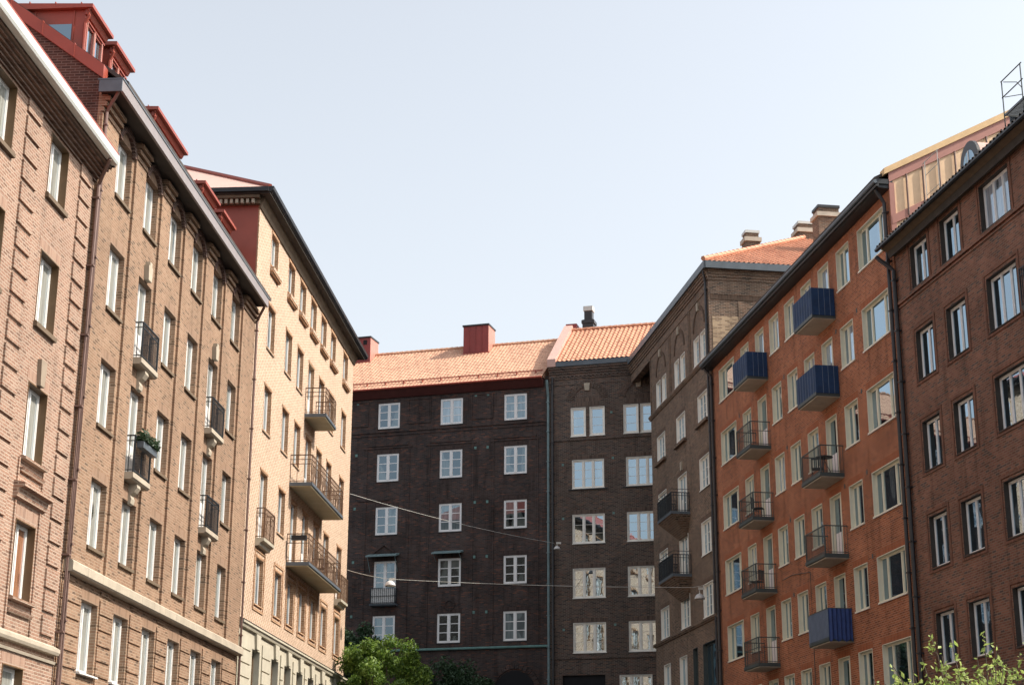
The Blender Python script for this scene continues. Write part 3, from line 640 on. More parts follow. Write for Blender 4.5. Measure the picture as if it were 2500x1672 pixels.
for i, (a, b) in enumerate(cols):
    for j, (c, e) in enumerate(rows):
        if (i, j) in doors: wo3 = window(f, B, a, b, doors[(i, j)], e, 0.13, (1, 1), 1, WHITE, L3D, G_L3, door=True, panel=WHITE)
        elif j == 0: wo3 = window(f, B, a, b, c, e, 0.13, (1, 1), 1, WHITE, L3D, G_L3)
        else: wo3 = window(f, B, a, b, c, e, 0.13 if j < 5 else 0.2, (1, 1), 1, WHITE if j < 5 else WOOD, L3D if j < 5 else None, G_L3, sill=(STUCCO, 0.03, 0.05, 0.06) if j < 4 else None)
        # brown brick frames: heads of all rows, bracket sills of the top row, full frames of the bottom row
        if j == 5: continue
        mb = MB(-1).mat(L3D); mb.box(a - 0.05, b + 0.07, 0, 0.025, rows[j][1] + 0.004, rows[j][1] + 0.09)
        if j == 4: mb.box(a - 0.24, a - 0.14, 0, 0.03, 9.72, 11.9); mb.box(b + 0.14, b + 0.24, 0, 0.03, 9.72, 11.9); mb.box(a - 0.14, b + 0.14, 0, 0.03, 11.82, 11.9); mb.box(a - 0.14, b + 0.14, 0, 0.03, 9.72, 9.8)
        if j == 0: link('lintel', mb.mesh('lintel'), wo3, world=f.m); mb = MB(-1).mat(L3D); mb.box(a - 0.06, b + 0.2, 0, 0.14, 22.36, 22.44); mb.box(a - 0.02, b + 0.16, 0, 0.09, 22.3, 22.36); mb.mat(L3B); mb.box(a - 0.06, b + 0.2, 0, 0.16, 22.44, 22.56); link('bracket_sill', mb.mesh('bracket_sill'), wo3, world=f.m)
        if j: link('surround', mb.mesh('surround'), wo3, world=f.m)
def slab(fr, B, s0, s1, wo, zt, th=0.14, edge=SLATE, under=CONC, top=None):
    mb = MB(fr.sg).mat(edge); mb.extrude([(0, zt - th), (wo, zt - th), (wo + 0.03, zt - th + 0.03), (wo + 0.03, zt), (0, zt)], s0, s1)
    mb.mat(under); mb.box(s0 + 0.03, s1 - 0.03, 0, wo - 0.02, zt - th - 0.03, zt - th)
    return mb.build('balcony', B, fr)
def geo_rail(mb, s0, s1, w, z0, z1):
    """rust brown railing of wide verticals, horizontals and small squares"""
    railing(mb, s0, s1, w, z0, z1, 0.24, 0.010, (z1 - 0.18, z1 - 0.36))
    n = int((s1 - s0) / 0.24)
    for i in range(n):
        x = s0 + (s1 - s0) * (i + 0.5) / n
        mb.box(x - 0.006, x + 0.006, w - 0.006, w + 0.006, z0 + (0.06 if i % 2 else 0.35), z1 - (0.36 if i % 3 else 0.55))
        if i % 3 == 0: mb.box(x - 0.12, x + 0.12, w - 0.006, w + 0.006, z0 + 0.35, z0 + 0.362)
for s0, s1, zt in ((9.42, 11.75, 18.78), (7.1, 14.06, 15.4), (7.1, 14.15, 12.26)):
    o = slab(f, B, s0, s1, 0.88, zt)
    mb = MB(-1).mat(IRONB); geo_rail(mb, s0 + 0.04, s1 - 0.04, 0.86, zt, zt + 1.1); link('railing', mb.mesh('railing'), o, world=f.m)
for s0, s1, zt in ((1.8, 3.55, 12.24), (17.45, 19.2, 12.34)):
    mb = MB(-1).mat(STONE2); mb.extrude([(0, zt - 0.28), (0.16, zt - 0.26), (0.2, zt - 0.16), (0.32, zt - 0.1), (0.34, zt), (0, zt)], s0, s1); o = mb.build('balcony', B, f)
    mb = MB(-1).mat(IRONB); railing(mb, s0 + 0.05, s1 - 0.05, 0.3, zt, zt + 1.08, 0.14, 0.009, (zt + 0.9,))
    for k in range(5):
        x = s0 + 0.3 + k * (s1 - s0 - 0.6) / 4; ring = [(x + 0.09 * math.cos(t * math.pi / 4), 0.3, zt + 0.45 + 0.2 * math.sin(t * math.pi / 4)) for t in range(9)]; mb.tube(ring, 0.008, 4)
    link('railing', mb.mesh('railing'), o, world=f.m)
# cornice, eave, low hipped roof
ZE = 24.62
mb = MB(-1).mat(BROWNW)
mb.extrude([(0, 24.1), (0.05, 24.1), (0.08, 24.25), (0.16, 24.38), (0.2, 24.5), (0, 24.5)], -0.05, SE + 0.1)
mb.mat(DARKW); mb.box(-0.45, SE + 0.5, -12.3, 0.46, 24.5, 24.56)
mb.mat(BROWNW); mb.box(-0.2, 0, -12, 0.02, 24.22, 24.36)
mb.build('cornice', B, f)
mb = MB(-1).mat(STONE)
k = -0.15
while k > -6: mb.box(-0.33, -0.2, k - 0.1, k, 24.2, 24.36); k -= 0.2
mb.mat(BROWNW); mb.box(-0.4, 0, -12, 0.05, 24.38, 24.49); mb.build('dentils', B, f)
mb = MB(-1).mat(BLACKM); mb.extrude([(0.42, 24.56), (0.5, 24.56), (0.58, 24.64), (0.6, 24.76), (0.42, 24.76)], -0.5, SE + 0.7); mb.box(-0.58, -0.45, -12.3, 0.42, 24.56, 24.72); mb.box(SE + 0.5, SE + 0.7, -12.3, 0.42, 24.56, 24.74)
mb.build('gutter', B, f)
mb = MB(-1).mat(PALER); e = 0.45; hx = 6.4; zr = 24.74 + 0.62 * hx
a = [mb.p(-e, e, 24.74), mb.p(SE + e, e, 24.74), mb.p(SE + e, -12 - e, 24.74), mb.p(-e, -12 - e, 24.74), mb.p(-e + hx, -6, zr), mb.p(SE + e - hx, -6, zr)]
mb.face((a[0], a[3], a[4])); mb.mat(REDM); mb.face((a[0], a[4], a[5], a[1])); mb.face((a[1], a[5], a[2])); mb.face((a[2], a[5], a[4], a[3]))
mb.mat(REDM); mb.tube([(-e, e, 24.78), (-e + hx, -6, zr + 0.04)], 0.09, 6)
mb.build('roof', B, f)

# ================================================================ M1 dark building closing the street
f = FR['M1']
B = thing('apartment_building', 'very dark brick building closing the street, peach tiled roof with red metal chimneys', 'building', f.m, 'apartment buildings along the street')
cols = [(1.40, 2.81), (5.42, 6.84), (9.46, 10.87), (13.5, 14.9), (17.5, 18.9), (21.5, 22.9), (25.5, 26.9), (29.5, 30.9), (33.5, 34.9)]
rows = [(26.2, 27.8), (22.91, 24.62), (19.66, 21.35), (16.42, 18.07), (13.14, 14.84), (9.6, 11.4)]
dr = {(2, 3): 15.57}
holes = [(a, b, dr.get((i, j), c), e) for i, (a, b) in enumerate(cols) for j, (c, e) in enumerate(rows[:5])]
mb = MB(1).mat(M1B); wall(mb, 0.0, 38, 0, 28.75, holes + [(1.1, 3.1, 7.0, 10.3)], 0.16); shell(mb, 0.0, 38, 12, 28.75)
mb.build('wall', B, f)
for i, (a, b) in enumerate(cols):
    for j, (c, e) in enumerate(rows[:5]):
        window(f, B, a, b, dr.get((i, j), c), e, 0.03, (1, 1), 3 if (i, j) not in dr else 4, WHITEM, None, {(1, 0): G_B1, (1, 2): G_B2, (0, 4): G_B2, (0, 0): G_B2}.get((i, j), G_M), ft=0.09, mt=0.13, bt=0.045, sill=(BLACKM, 0.03, 0.04, 0.05), head=(M1S, 0.25, 0.1, 0.01) if j else None)
mb = MB(1).mat(M1B)       # shallow relief: bays, panels, courses, roundel
for a, b in cols[:4]:
    for x in (a - 0.72, b + 0.62): mb.box(x, x + 0.1, 0, 0.035, 12.9, 24.95)
    mb.box(a - 0.85, b + 0.85, 0, 0.05, 24.95, 25.05); mb.box(a - 0.6, b + 0.6, 0, 0.06, 25.1, 25.3)
for a, b in [(3.5, 4.9), (7.45, 8.95), (11.5, 13.0)]:
    for z in (26.4, 27.9): mb.box(a, b, 0, 0.04, z, z + 0.08)
    for x in (a, b - 0.08): mb.box(x, x + 0.08, 0, 0.04, 26.48, 27.9)
mb.box(0.05, 38, 0, 0.06, 25.95, 26.06); mb.box(0.05, 38, 0, 0.04, 25.75, 25.83)
mr_ = MB(1).mat(M1B); arch_ring(mr_, 6.1, 15.35, 0.22, 0.36, 0, 0.04, 0, 360, 18); mr_.build('roundel', B, f)
mb.mat(M1B)
mb.box(10.0, 12.0, 0, 0.05, 21.75, 21.85)
arch_ring(mb, 2.1, 10.35, 1.2, 1.5, 0, 0.06, 0, 180, 16)
mb.build('brick_relief', B, f)
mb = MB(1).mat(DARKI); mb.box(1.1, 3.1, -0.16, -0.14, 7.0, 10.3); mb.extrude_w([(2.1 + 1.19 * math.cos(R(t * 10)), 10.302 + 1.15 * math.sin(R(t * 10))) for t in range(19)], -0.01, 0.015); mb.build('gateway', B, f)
mb = MB(1).mat(VERD); mb.extrude([(0, 12.72), (0.12, 12.72), (0.14, 12.78), (0, 12.86)], 0.1, 38); mb.build('string_course', B, f)
for x in (3.76, 4.53, 12.15):
    for z in (27.9, 24.65, 21.35, 18.1, 14.87): mb = MB(1).mat(VERD); mb.box(x, x + 0.14, 0, 0.02, z - 0.1, z + 0.06); mb.build('vent', B, f)
# two canopies, one with little pediment and balcony
for s0, s1 in ((9.27, 11.2), (5.27, 7.07)):
    mb = MB(1).mat(PIPEG); mb.extrude([(0, 18.42), (0.62, 18.26), (0.62, 18.34), (0, 18.52)], s0, s1)
    for x in (s0 + 0.1, s1 - 0.1): mb.tube([(x, 0.55, 18.28), (x, 0.02, 17.4 if s0 > 8 else 17.9)], 0.02, 5)
    mb.build('canopy', B, f)
mb = MB(1).mat(M1B)
for q in ((9.6, 18.55, 10.24, 19.0), (10.24, 19.0, 10.9, 18.55)): mb.extrude_w([(q[0], q[1]), (q[0], q[1] + 0.1), (q[2], q[3] + 0.1), (q[2], q[3])], 0, 0.1)
mb.build('pediment', B, f)
mb = MB(1).mat(SLATE); mb.extrude([(0, 15.36), (0.42, 15.4), (0.45, 15.5), (0, 15.5)], 9.3, 10.95); o = mb.build('balcony', B, f)
mb = MB(1).mat(WHITE); mb.box(9.42, 10.84, 0.36, 0.37, 15.52, 16.38); link('screen', mb.mesh('screen'), o, world=f.m)
mb = MB(1).mat(IRON); railing(mb, 9.38, 10.88, 0.41, 15.5, 16.42, 0.12, 0.011, (15.95,)); link('railing', mb.mesh('railing'), o, world=f.m)
pipe(f, B, 0.06, 0.12, 0, 27.5, 0.075, PIPEG, (0.0, 0.3, 0.9)); pipe(f, B, -0.2, 0.1, 0, 28.6, 0.07, PIPED)
# red soffit, gutter, tiled roof
k = math.hypot(1, 0.70)
mb = MB(1).mat(REDE); mb.extrude([(0, 28.1), (0.1, 28.1), (0.5, 28.5), (0.5, 28.6), (0, 28.7)], 0.35, 38); mb.mat(REDM); mb.tube([(0.35, 0.55, 28.58), (38, 0.55, 28.58)], 0.07, 6); mb.build('eave', B, f)
mb = MB(1).mat(TILE1); tiles(mb, (0.3, 0.55, 28.62), (1, 0, 0), (0, -1 / k, 0.70 / k), 164, 22, 0.23, 6.75 / 22, 0.013, 0.018)
mb.quad((0.3, -5.0, 32.5), (38, -5.0, 32.5), (38, -12, 28.6), (0.3, -12, 28.6)); mb.quad((0.3, 0.5, 28.6), (0.3, -5.0, 32.5), (0.3, -12, 28.6), (0.3, -12, 28.5)); mb.quad((38, 0.5, 28.6), (38, -5.0, 32.5), (38, -12, 28.6), (38, -12, 28.5))
x = 0.3
while x < 37.9: mb.tube([(x, -5, 32.56), (x + 0.36, -5, 32.53)], 0.11, 6); x += 0.34
mb.build('roof', B, f)
mb = MB(1).mat(REDM)
for ww in (0.15, 0.0): mb.tube([(0.4, ww, 28.95 + (0.15 - ww) * .7 + 0.12), (38, ww, 28.95 + (0.15 - ww) * .7 + 0.12)], 0.025, 5)
x = 0.8
while x < 38: mb.box(x, x + 0.05, -0.02, 0.17, 28.8, 29.1); x += 1.2
mb.build('snow_guard', B, f)
for s0, s1, zt in ((5.1, 6.76, 33.72), (13.12, 15.6, 33.55)):
    mb = MB(1).mat(REDD); mb.box(s0, s1, -5.4, -4.0, 31.0, zt - 0.1)
    for t in range(1, 4): x = s0 + (s1 - s0) * t / 4; mb.box(x - 0.012, x + 0.012, -4.0, -3.975, 31.6, zt - 0.1)
    mb.mat(PINKM); mb.box(s0 - 0.02, s0, -5.4, -4.0, 31.0, zt - 0.1)  # sunlit right side painted in as a paler pink sheet
    mb.mat(BLACKM); mb.box(s0 - 0.06, s1 + 0.06, -5.46, -3.94, zt - 0.1, zt)
    mb.mat(REDM); mb.extrude([(-3.98, 31.72), (-3.9, 31.72), (-3.9, 31.78), (-3.98, 31.84)], s0 - 0.1, s1 + 0.1)
    if s0 > 10: mb.mat(DARKI); mb.box(13.35, 13.6, -4.0, -3.98, 33.0, 33.3)
    mb.build('chimney', B, f)

# ================================================================ M2 + M3 dark brown corner building
f2, f3 = FR['M2'], FR['M3']
B = thing('corner_building', 'brown brick corner building with two wings, brick arches and orange tiled roof', 'building', f3.m, 'apartment buildings along the street')
# wing facing the camera
f = f2
r1 = [(3.66, 2.76), (2.52, 1.62), (0.49, -0.40), (-0.52, -1.42)]
rr = [(21.8, 23.5), (18.57, 20.26), (15.43, 17.12), (12.34, 14.02)]
holes = [(a, b, 24.93, 26.66) for a, b in r1] + [(a, b, c, e) for a, b in ((3.6, 1.7), (0.38, -1.52)) for c, e in rr] + [(0.95, -0.9, 9.3, 11.05), (4.25, 1.78, 8.3, 11.1)]
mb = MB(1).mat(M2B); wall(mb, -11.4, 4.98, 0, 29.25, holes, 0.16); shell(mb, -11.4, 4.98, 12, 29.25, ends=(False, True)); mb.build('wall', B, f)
for a, b in r1: window(f, B, a, b, 24.93, 26.66, 0.05, (1,), 3, PALEF, PALEF, G_M2, ft=0.11, bt=0.022)
for a, b in ((3.6, 1.7), (0.38, -1.52)):
    for c, e in rr: window(f, B, a, b, c, e, 0.05, (1, 1, 1), 3, PALEF, PALEF, G_M2, ft=0.08, mt=0.11, bt=0.018, head=(M2S, 0.26, 0.12, 0.012), sill=(BLACKM, 0.22, 0.08, 0.09) if c > 21 else (BLACKM, 0.02, 0.04, 0.04))
window(f, B, 0.95, -0.9, 9.3, 11.05, 0.05, (1, 1, 1), 1, PALEF, PALEF, G_M2, mt=0.11)
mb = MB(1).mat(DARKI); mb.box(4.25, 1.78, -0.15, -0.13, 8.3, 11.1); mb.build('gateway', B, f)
mb = MB(1).mat(M2S)
for sc in (2.64, -0.46):
    for t_ in range(30):      # voussoirs, alternately darker and lighter
        mb.mat((M2B, M2S)[t_ % 2]); arch_ring(mb, sc, 27.05, 0.85, 1.27, 0, 0.035 if t_ % 2 else 0.05, 8 + t_ * 5.5, 13.3 + t_ * 5.5, 1)
    mb.mat(M2S)
    mb.box(sc - 0.72, sc + 0.72, 0, 0.012, 26.72, 27.3)
mb.mat(M2B)
mb.box(-11, 4.95, 0, 0.05, 28.45, 28.55)
for k in range(4): mb.box(-11.2, 4.97, 0, 0.07 + 0.06 * k, 28.62 + 0.14 * k, 28.76 + 0.14 * k)
x = -2.4
while x < 4.9: mb.box(x, x + 0.12, 0.0, 0.1, 28.55, 28.62); x += 0.25
mb.box(-11, 4.95, 0, 0.06, 24.68, 24.76); mb.box(-11, 4.95, 0, 0.05, 12.0, 12.16); mb.box(-11, 4.95, 0, 0.03, 28.1, 28.17)
mb.build('brick_relief', B, f)
for sc in (2.66, -0.44): mb = MB(1).mat(STONE); mb.extrude_w([(sc - 0.13, 27.68), (sc + 0.13, 27.68), (sc + 0.18, 28.13), (sc - 0.18, 28.13)], 0.0, 0.09); mb.build('keystone', B, f)
for x, z in ((4.1, 23.2), (1.1, 23.45), (4.1, 20.0), (1.1, 20.2), (4.1, 13.6), (1.1, 13.8), (1.15, 26.2)): mb = MB(1).mat(VERD); mb.box(x, x + 0.13, 0, 0.015, z, z + 0.13); mb.build('vent', B, f)
# long wing along the street
f = f3
pairs = [((-6.18, -7.13), (-7.5, -8.4)), ((-10.27, -11.2), (-11.5, -12.44)), ((-14.24, -15.22), (-15.48, -16.42))]
c3 = [(-6.1, -7.87), (-10.36, -12.14), (-14.66, -16.4)]
r3 = [(21.7, 23.13), (18.4, 19.97), (15.2, 16.82), (12.24, 13.82)]
d3 = {(1, 1): 17.82, (1, 2): 14.7}
h3 = [(p[0], p[1], 24.76, 26.18) for q in pairs for p in q] + [(a, b, d3.get((i, j), c), e) for i, (a, b) in enumerate(c3) for j, (c, e) in enumerate(r3)]
hg = [(-6.5, -7.9, 9.1, 10.87), (-9.8, -11.25, 8.6, 10.9), (-12.45, -13.3, 7.0, 11.05), (-14.3, -16.9, 7.0, 11.05)]
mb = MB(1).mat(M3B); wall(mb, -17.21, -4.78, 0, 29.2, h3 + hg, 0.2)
mb.quad((-17.21, 0, 0), (-17.21, -12, 0), (-17.21, -12, 29.2), (-17.21, 0, 29.2))
mb.quad((-4.78, 0, 0), (-4.78, 0, 29.2), (-4.78, -10.6, 29.2), (-4.78, -10.6, 0)); mb.quad((-17.21, -12, 0), (-4.78, -12, 0), (-4.78, -12, 29.2), (-17.21, -12, 29.2))
mb.box(-4.78, 0.05, -0.4, 0.0, 27.95, 29.2)                      # beam carrying the eave across the recessed corner
mb.mat(DARKW); mb.face([mb.p(-4.78, -0.4, 28.3), mb.p(0, -0.4, 28.3), mb.p(-4.78, -10.6, 28.3)])
mb.build('street_wing_wall', B, f)
for q in pairs:
    for a, b in q: window(f, B, a, b, 24.76, 26.18, 0.1, (1,), 3, PALEF, PALEF, G_R, ft=0.08, bt=0.02)
for i, (a, b) in enumerate(c3):
    for j, (c, e) in enumerate(r3):
        if (i, j) in d3: window(f, B, a, b, d3[(i, j)], e, 0.1, (1, 1, 1), 3, PALEF, PALEF, G_R, door=True, bt=0.02, head=(M3S, 0.25, 0.1, 0.012))
        else: window(f, B, a, b, c, e, 0.1, (1, 1, 1), 3, PALEF, PALEF, G_R, bt=0.02, mt=0.07, head=(M3S, 0.25, 0.1, 0.012), sill=(M3B, 0.22, 0.17, 0.17) if j == 0 else (BLACKM, 0.03, 0.04, 0.04))
window(f, B, *hg[0], 0.1, (1, 1), 1, PALEF, PALEF, G_R); window(f, B, *hg[1], 0.1, (1, 1), 1, PALEF, PALEF, G_R)
window(f, B, *hg[2], 0.16, (1,), 2, IRONG, IRONG, G_R, name='shop_window'); window(f, B, *hg[3], 0.16, (1, 1, 1), 2, IRONG, IRONG, G_R, name='shop_window')
mb = MB(1).mat(M3S)
for q in pairs:
    sc = (q[0][0] + q[1][1]) / 2; arch_ring(mb, sc, 26.55, 0.95, 1.12, 0, 0.04, 0, 180, 22)
mb.mat(M3B)
mb.extrude([(0, 24.42), (0.06, 24.44), (0.14, 24.56), (0.14, 24.64), (0, 24.72)], -17.21, -4.7)
mb.extrude([(0, 11.95), (0.06, 11.97), (0.14, 12.07), (0.14, 12.14), (0, 12.2)], -17.21, -4.7)
for x in (-5.05, -9.3, -9.55, -13.4, -13.65, -16.95): mb.box(x, x + 0.12, 0, 0.05, 24.72, 28.0)
for k in range(5): mb.box(-17.3, 0, 0, 0.05 + 0.05 * k, 28.45 + 0.14 * k, 28.59 + 0.14 * k)
mb.box(-17.21, -4.78, 0, 0.04, 27.98, 28.1)
for k in range(5): mb.box(-17.21 - 0.04 - 0.04 * k, -17.21, -12, 0.03, 28.45 + 0.14 * k, 28.585 + 0.14 * k)
mb.box(-17.25, -17.21, -12, -0.1, 27.7, 27.85); mb.mat(M3S); mb.box(-17.235, -17.21, -12, -0.1, 27.45, 27.7)
mb.mat(M3B); mb.box(-17.235, -17.21, -1.75, -1.5, 20, 27.4)
mb.mat(M3P); mb.box(-17.222, -17.21, -1.5, -0.16, 20, 26.6)  # patch of sunlight painted on the side wall as paler brick
mb.build('street_wing_relief', B, f)
for q in pairs:
    mb = MB(1).mat(STONE); sc = (q[0][0] + q[1][1]) / 2; mb.extrude_w([(sc - 0.11, 27.42), (sc + 0.11, 27.42), (sc + 0.15, 27.83), (sc - 0.15, 27.83)], 0.0, 0.1); mb.build('keystone', B, f)
sc = -11.25; mb = MB(1).mat(STONE); mb.extrude_w([(sc - 0.13, 20.2), (sc + 0.13, 20.2), (sc + 0.18, 20.65), (sc - 0.18, 20.65)], 0, 0.08)
mb.build('keystone', B, f)
# balconies on angular brick corbels
for zt in (17.82, 14.7):
    mb = MB(1).mat(SLATE); mb.box(-12.6, -9.7, 0, 0.98, zt - 0.14, zt)
    mb.mat(M3B); mb.face([mb.p(-12.6, 0, zt - 0.14), mb.p(-12.6, 0.95, zt - 0.14), mb.p(-11.9, 0.0, zt - 1.1)]); mb.face([mb.p(-9.7, 0, zt - 0.14), mb.p(-10.4, 0, zt - 1.1), mb.p(-9.7, 0.95, zt - 0.14)])
    mb.face([mb.p(-12.6, 0.95, zt - 0.14), mb.p(-9.7, 0.95, zt - 0.14), mb.p(-10.4, 0, zt - 1.1), mb.p(-11.9, 0, zt - 1.1)])
    o = mb.build('balcony', B, f)
    mb = MB(1).mat(IRON); railing(mb, -12.57, -9.73, 0.95, zt, zt + 0.95, 0.13, 0.013, (zt + 0.8, zt + 1.12), posts=0.022); link('railing', mb.mesh('railing'), o, world=f.m)
# eaves
mb = MB(1).mat(SLATE); mb.box(-17.55, -0.42, 0.2, 0.3, 28.95, 29.3); mb.box(-17.6, -17.5, -12.3, 0.2, 28.95, 29.3)
mb.mat(DARKW); mb.box(-17.5, -0.42, -0.1, 0.2, 28.97, 29.02); mb.build('street_wing_eave', B, f)
f = f2
mb = MB(1).mat(SLATE); mb.box(-0.3, 4.6, 0.2, 0.3, 29.2, 29.5); mb.mat(DARKW); mb.box(-0.3, 4.6, -0.1, 0.2, 29.22, 29.26); mb.build('eave', B, f)
k = math.hypot(1, 0.75)
mb = MB(1).mat(TILE2); tiles(mb, (-6.0, 0.32, 29.5), (1, 0, 0), (0, -1 / k, 0.75 / k), 38, 14, 0.278, 5.4 / 14, 0.03, 0.026)
mb.quad((-6, -4.0, 32.72), (4.6, -4.0, 32.72), (4.6, -12, 28.5), (-6, -12, 28.5))
x = -6.0
while x < 4.5: mb.tube([(x, -4, 32.8), (x + 0.4, -4, 32.77)], 0.12, 6); x += 0.38
mb.build('roof', B, f)
mb = MB(1).mat(PALER); mb.extrude([(0.34, 29.2), (-4.1, 32.6), (-12, 28.6), (-12, 29.0), (-4.1, 33.15), (0.34, 29.68)], 4.5, 5.02); mb.build('gable_capping', B, f)
mb = MB(1).mat(REDD); mb.box(4.3, 5.0, -5.2, -4.4, 31.5, 33.35); mb.build('chimney', B, f)
mb = MB(1).mat(FIRE if False else PIPED); mb.box(3.25, 3.95, -5.2, -4.5, 31.6, 33.6); mb.box(3.18, 4.0, -5.26, -4.44, 33.35, 33.55); mb.box(3.35, 3.85, -5.1, -4.6, 33.6, 34.2); mb.mat(WHITEF); mb.box(3.3, 3.9, -5.15, -4.55, 34.2, 34.5)
mb.build('chimney', B, f)
f = f3
k = math.hypot(1, 0.575)
mb = MB(1).mat(TILE2)
tiles(mb, (-17.55, 0.3, 29.3), (0, -1, 0), (1 / k, 0, 0.575 / k), 64, 26, 0.25, 9.4 / 26, 0.035, 0.03, clip=lambda P: (0.3 - P.y) >= (P.x + 17.55) - 0.05)
mb.face([mb.p(-17.5, 0.3, 29.3), mb.p(6, 0.3, 29.3), mb.p(6, -7.9, 34.0), mb.p(-9.4, -7.9, 34.0)])
mb.face([mb.p(-9.4, -7.9, 34.0), mb.p(6, -7.9, 34.0), mb.p(6, -15.7, 29.3), mb.p(-9.4, -15.7, 29.3)])
for i in range(26):
    t0, t1 = i / 26, (i + 1.1) / 26
    mb.tube([(-17.55 + 8.2 * t0, 0.3 - 8.2 * t0, 29.42 + 4.71 * t0), (-17.55 + 8.2 * t1, 0.3 - 8.2 * t1, 29.38 + 4.71 * t1)], 0.13, 6)
mb.build('street_wing_roof', B, f)
def brick_chimney(s, w_, sx, wx, z0, z1, cap):
    mb = MB(1).mat(M3B); mb.box(s, s + sx, w_ - wx, w_, z0, z1 - 0.45); mb.mat(CONC2); mb.box(s - 0.08, s + sx + 0.08, w_ - wx - 0.08, w_ + 0.08, z1 - 0.45, z1 - 0.22)
    mb.mat(M3B); mb.box(s + 0.05, s + sx - 0.05, w_ - wx + 0.05, w_ - 0.05, z1 - 0.22, z1 + 0.05)
    mb.mat(cap); mb.box(s, s + sx, w_ - wx, w_, z1 + 0.05, z1 + 0.2); mb.build('chimney', B, f3)
brick_chimney(-10.3, -4.15, 0.75, 0.8, 31.5, 33.75, WHITEF); brick_chimney(-9.6, -7.4, 1.0, 1.1, 32.5, 34.75, WHITEF)
brick_chimney(-14.0, -7.0, 1.0, 1.2, 31.0, 33.95, BLACKM)
pipe(f, B, -17.05, 0.1, 0, 28.4, 0.06, PIPED, (-0.1, 0.12, 0.6))

# ================================================================ R1 orange red house
f = FR['R1']
B = thing('apartment_building', 'orange red brick house on the right with cream window frames and blue screened balconies', 'building', f.m, 'apartment buildings along the street')
cs = dict(A=(-1.07, -3.58), B=(-4.65, -5.88), C=(-6.9, -8.12), D=(-8.95, -10.2), E=(-11.05, -12.3), F=(-13.2, -14.42), G=(-15.3, -16.5), H=(-17.4, -18.75), I=(-19.7, -22.25))
rt = [23.38, 20.35, 17.33, 14.33, 11.35, 8.36, 5.35]
holes = []
for k_, (a, b) in cs.items():
    for j, zt in enumerate(rt):
        zb = zt - 1.57
        if k_ in 'CG' and j < 5: zb = zt - 2.33
        holes.append((k_, j, a, b, zb, zt))
mb = MB(1).mat(R1B); wall(mb, -22.95, 0, 0, 24.05, [h[2:] for h in holes], 0.22); shell(mb, -22.95, 0, 12, 24.05); mb.build('wall', B, f)
for k_, j, a, b, zb, zt in holes:
    if k_ in 'AI': lv = (0.75, 1.7, 0.75)
    elif k_ in 'CG': lv = (0.45, 1)
    else: lv = (1, 0.55)
    dd = k_ in 'CG' and j < 5
    window(f, B, a, b, zb, zt, 0.12, lv, 1, YELLOW, YELLOW, G_B3 if (j == 0 and k_ in 'BCDEFG') or (j == 1 and k_ in 'FGH') or (j, k_) in ((3, 'B'), (2, 'D')) else G_R, door=dd, panel=PANELW, ft=0.06, mt=0.08, sill=None if dd else (PALEF, 0.02, 0.06, 0.05), head=(R1S, 0.25, 0.08, 0.004))
for x, z in ((-19.2, 20.5), (-19.2, 17.45), (-19.25, 14.47), (-19.3, 11.47), (-16.95, 14.45), (-10.6, 20.4), (-10.6, 17.4), (-10.6, 14.4), (-10.6, 11.4), (-4.1, 20.4), (-16.95, 20.4)): mb = MB(1).mat(IRONG); mb.box(x - 0.05, x + 0.05, 0, 0.015, z - 0.08, z + 0.08); mb.build('vent', B, f)
slabs = [20.9 + 0.15, 17.85 + 0.15, 14.8 + 0.15, 11.8 + 0.15, 8.8 + 0.15]
for col, (s0, s1) in dict(A=(-8.5, -6.45), B=(-17.0, -14.85)).items():
    for j, zt in enumerate(slabs):
        o = slab(f, B, s0, s1, 0.9, zt, 0.15, IRONG, CONC2)
        mb = MB(1).mat(IRONG); railing(mb, s0 + 0.03, s1 - 0.03, 0.88, zt, zt + 1.02, 0.1, 0.006, (zt + 0.62,) if col == 'A' else ()); link('railing', mb.mesh('railing'), o, world=f.m)
        if (col, j) in (('A', 0), ('B', 0), ('B', 1)):
            mb = MB(1).mat(BLUE); mb.box(s0 - 0.01, s1 + 0.01, 0.905, 0.925, zt - 0.05, zt + 1.03); mb.box(s0 - 0.03, s0 - 0.01, 0.03, 0.925, zt - 0.05, zt + 1.03); mb.box(s1 + 0.01, s1 + 0.03, 0.03, 0.925, zt - 0.05, zt + 1.03)
            mb.mat(BLUEG); x = s0 + 0.25
            while x < s1: mb.box(x, x + 0.018, 0.925, 0.932, zt - 0.05, zt + 1.02); x += 0.3
            for x in (0.2, 0.42, 0.64): mb.box(s0 - 0.037, s0 - 0.03, x, x + 0.018, zt - 0.05, zt + 1.02)
            link('screen', mb.mesh('screen'), o, world=f.m)
        if (col, j) == ('B', 4):
            mb = MB(1).mat(BLUEG); x = s0
            while x < s1: mb.box(x, x + 0.105, 0.905, 0.93, zt - 0.05, zt + 0.98); x += 0.135
            mb.mat(BLUEV); n = 26
            for i in range(n):     # hanging cloth with folds on the short side
                a0, a1 = 0.05 + 0.86 * i / n, 0.05 + 0.86 * (i + 1) / n
                o0, o1 = 0.03 * math.sin(i * 1.3), 0.03 * math.sin((i + 1) * 1.3)
                zb_ = zt - 0.12 + 0.05 * math.sin(i * 0.7)
                mb.quad((s0 - 0.05 + o0, a0, zb_), (s0 - 0.05 + o1, a1, zb_), (s0 - 0.05 + o1, a1, zt + 1.0), (s0 - 0.05 + o0, a0, zt + 1.0))
            link('screen', mb.mesh('screen'), o, world=f.m)
mb = MB(1).mat(BLACKM); mb.extrude([(0.0, 23.75), (0.42, 23.78), (0.42, 23.86), (0, 23.9)], -23.0, 0.25); mb.extrude([(0.4, 23.8), (0.5, 23.8), (0.52, 23.86), (0.4, 23.9)], -23.05, 0.3)
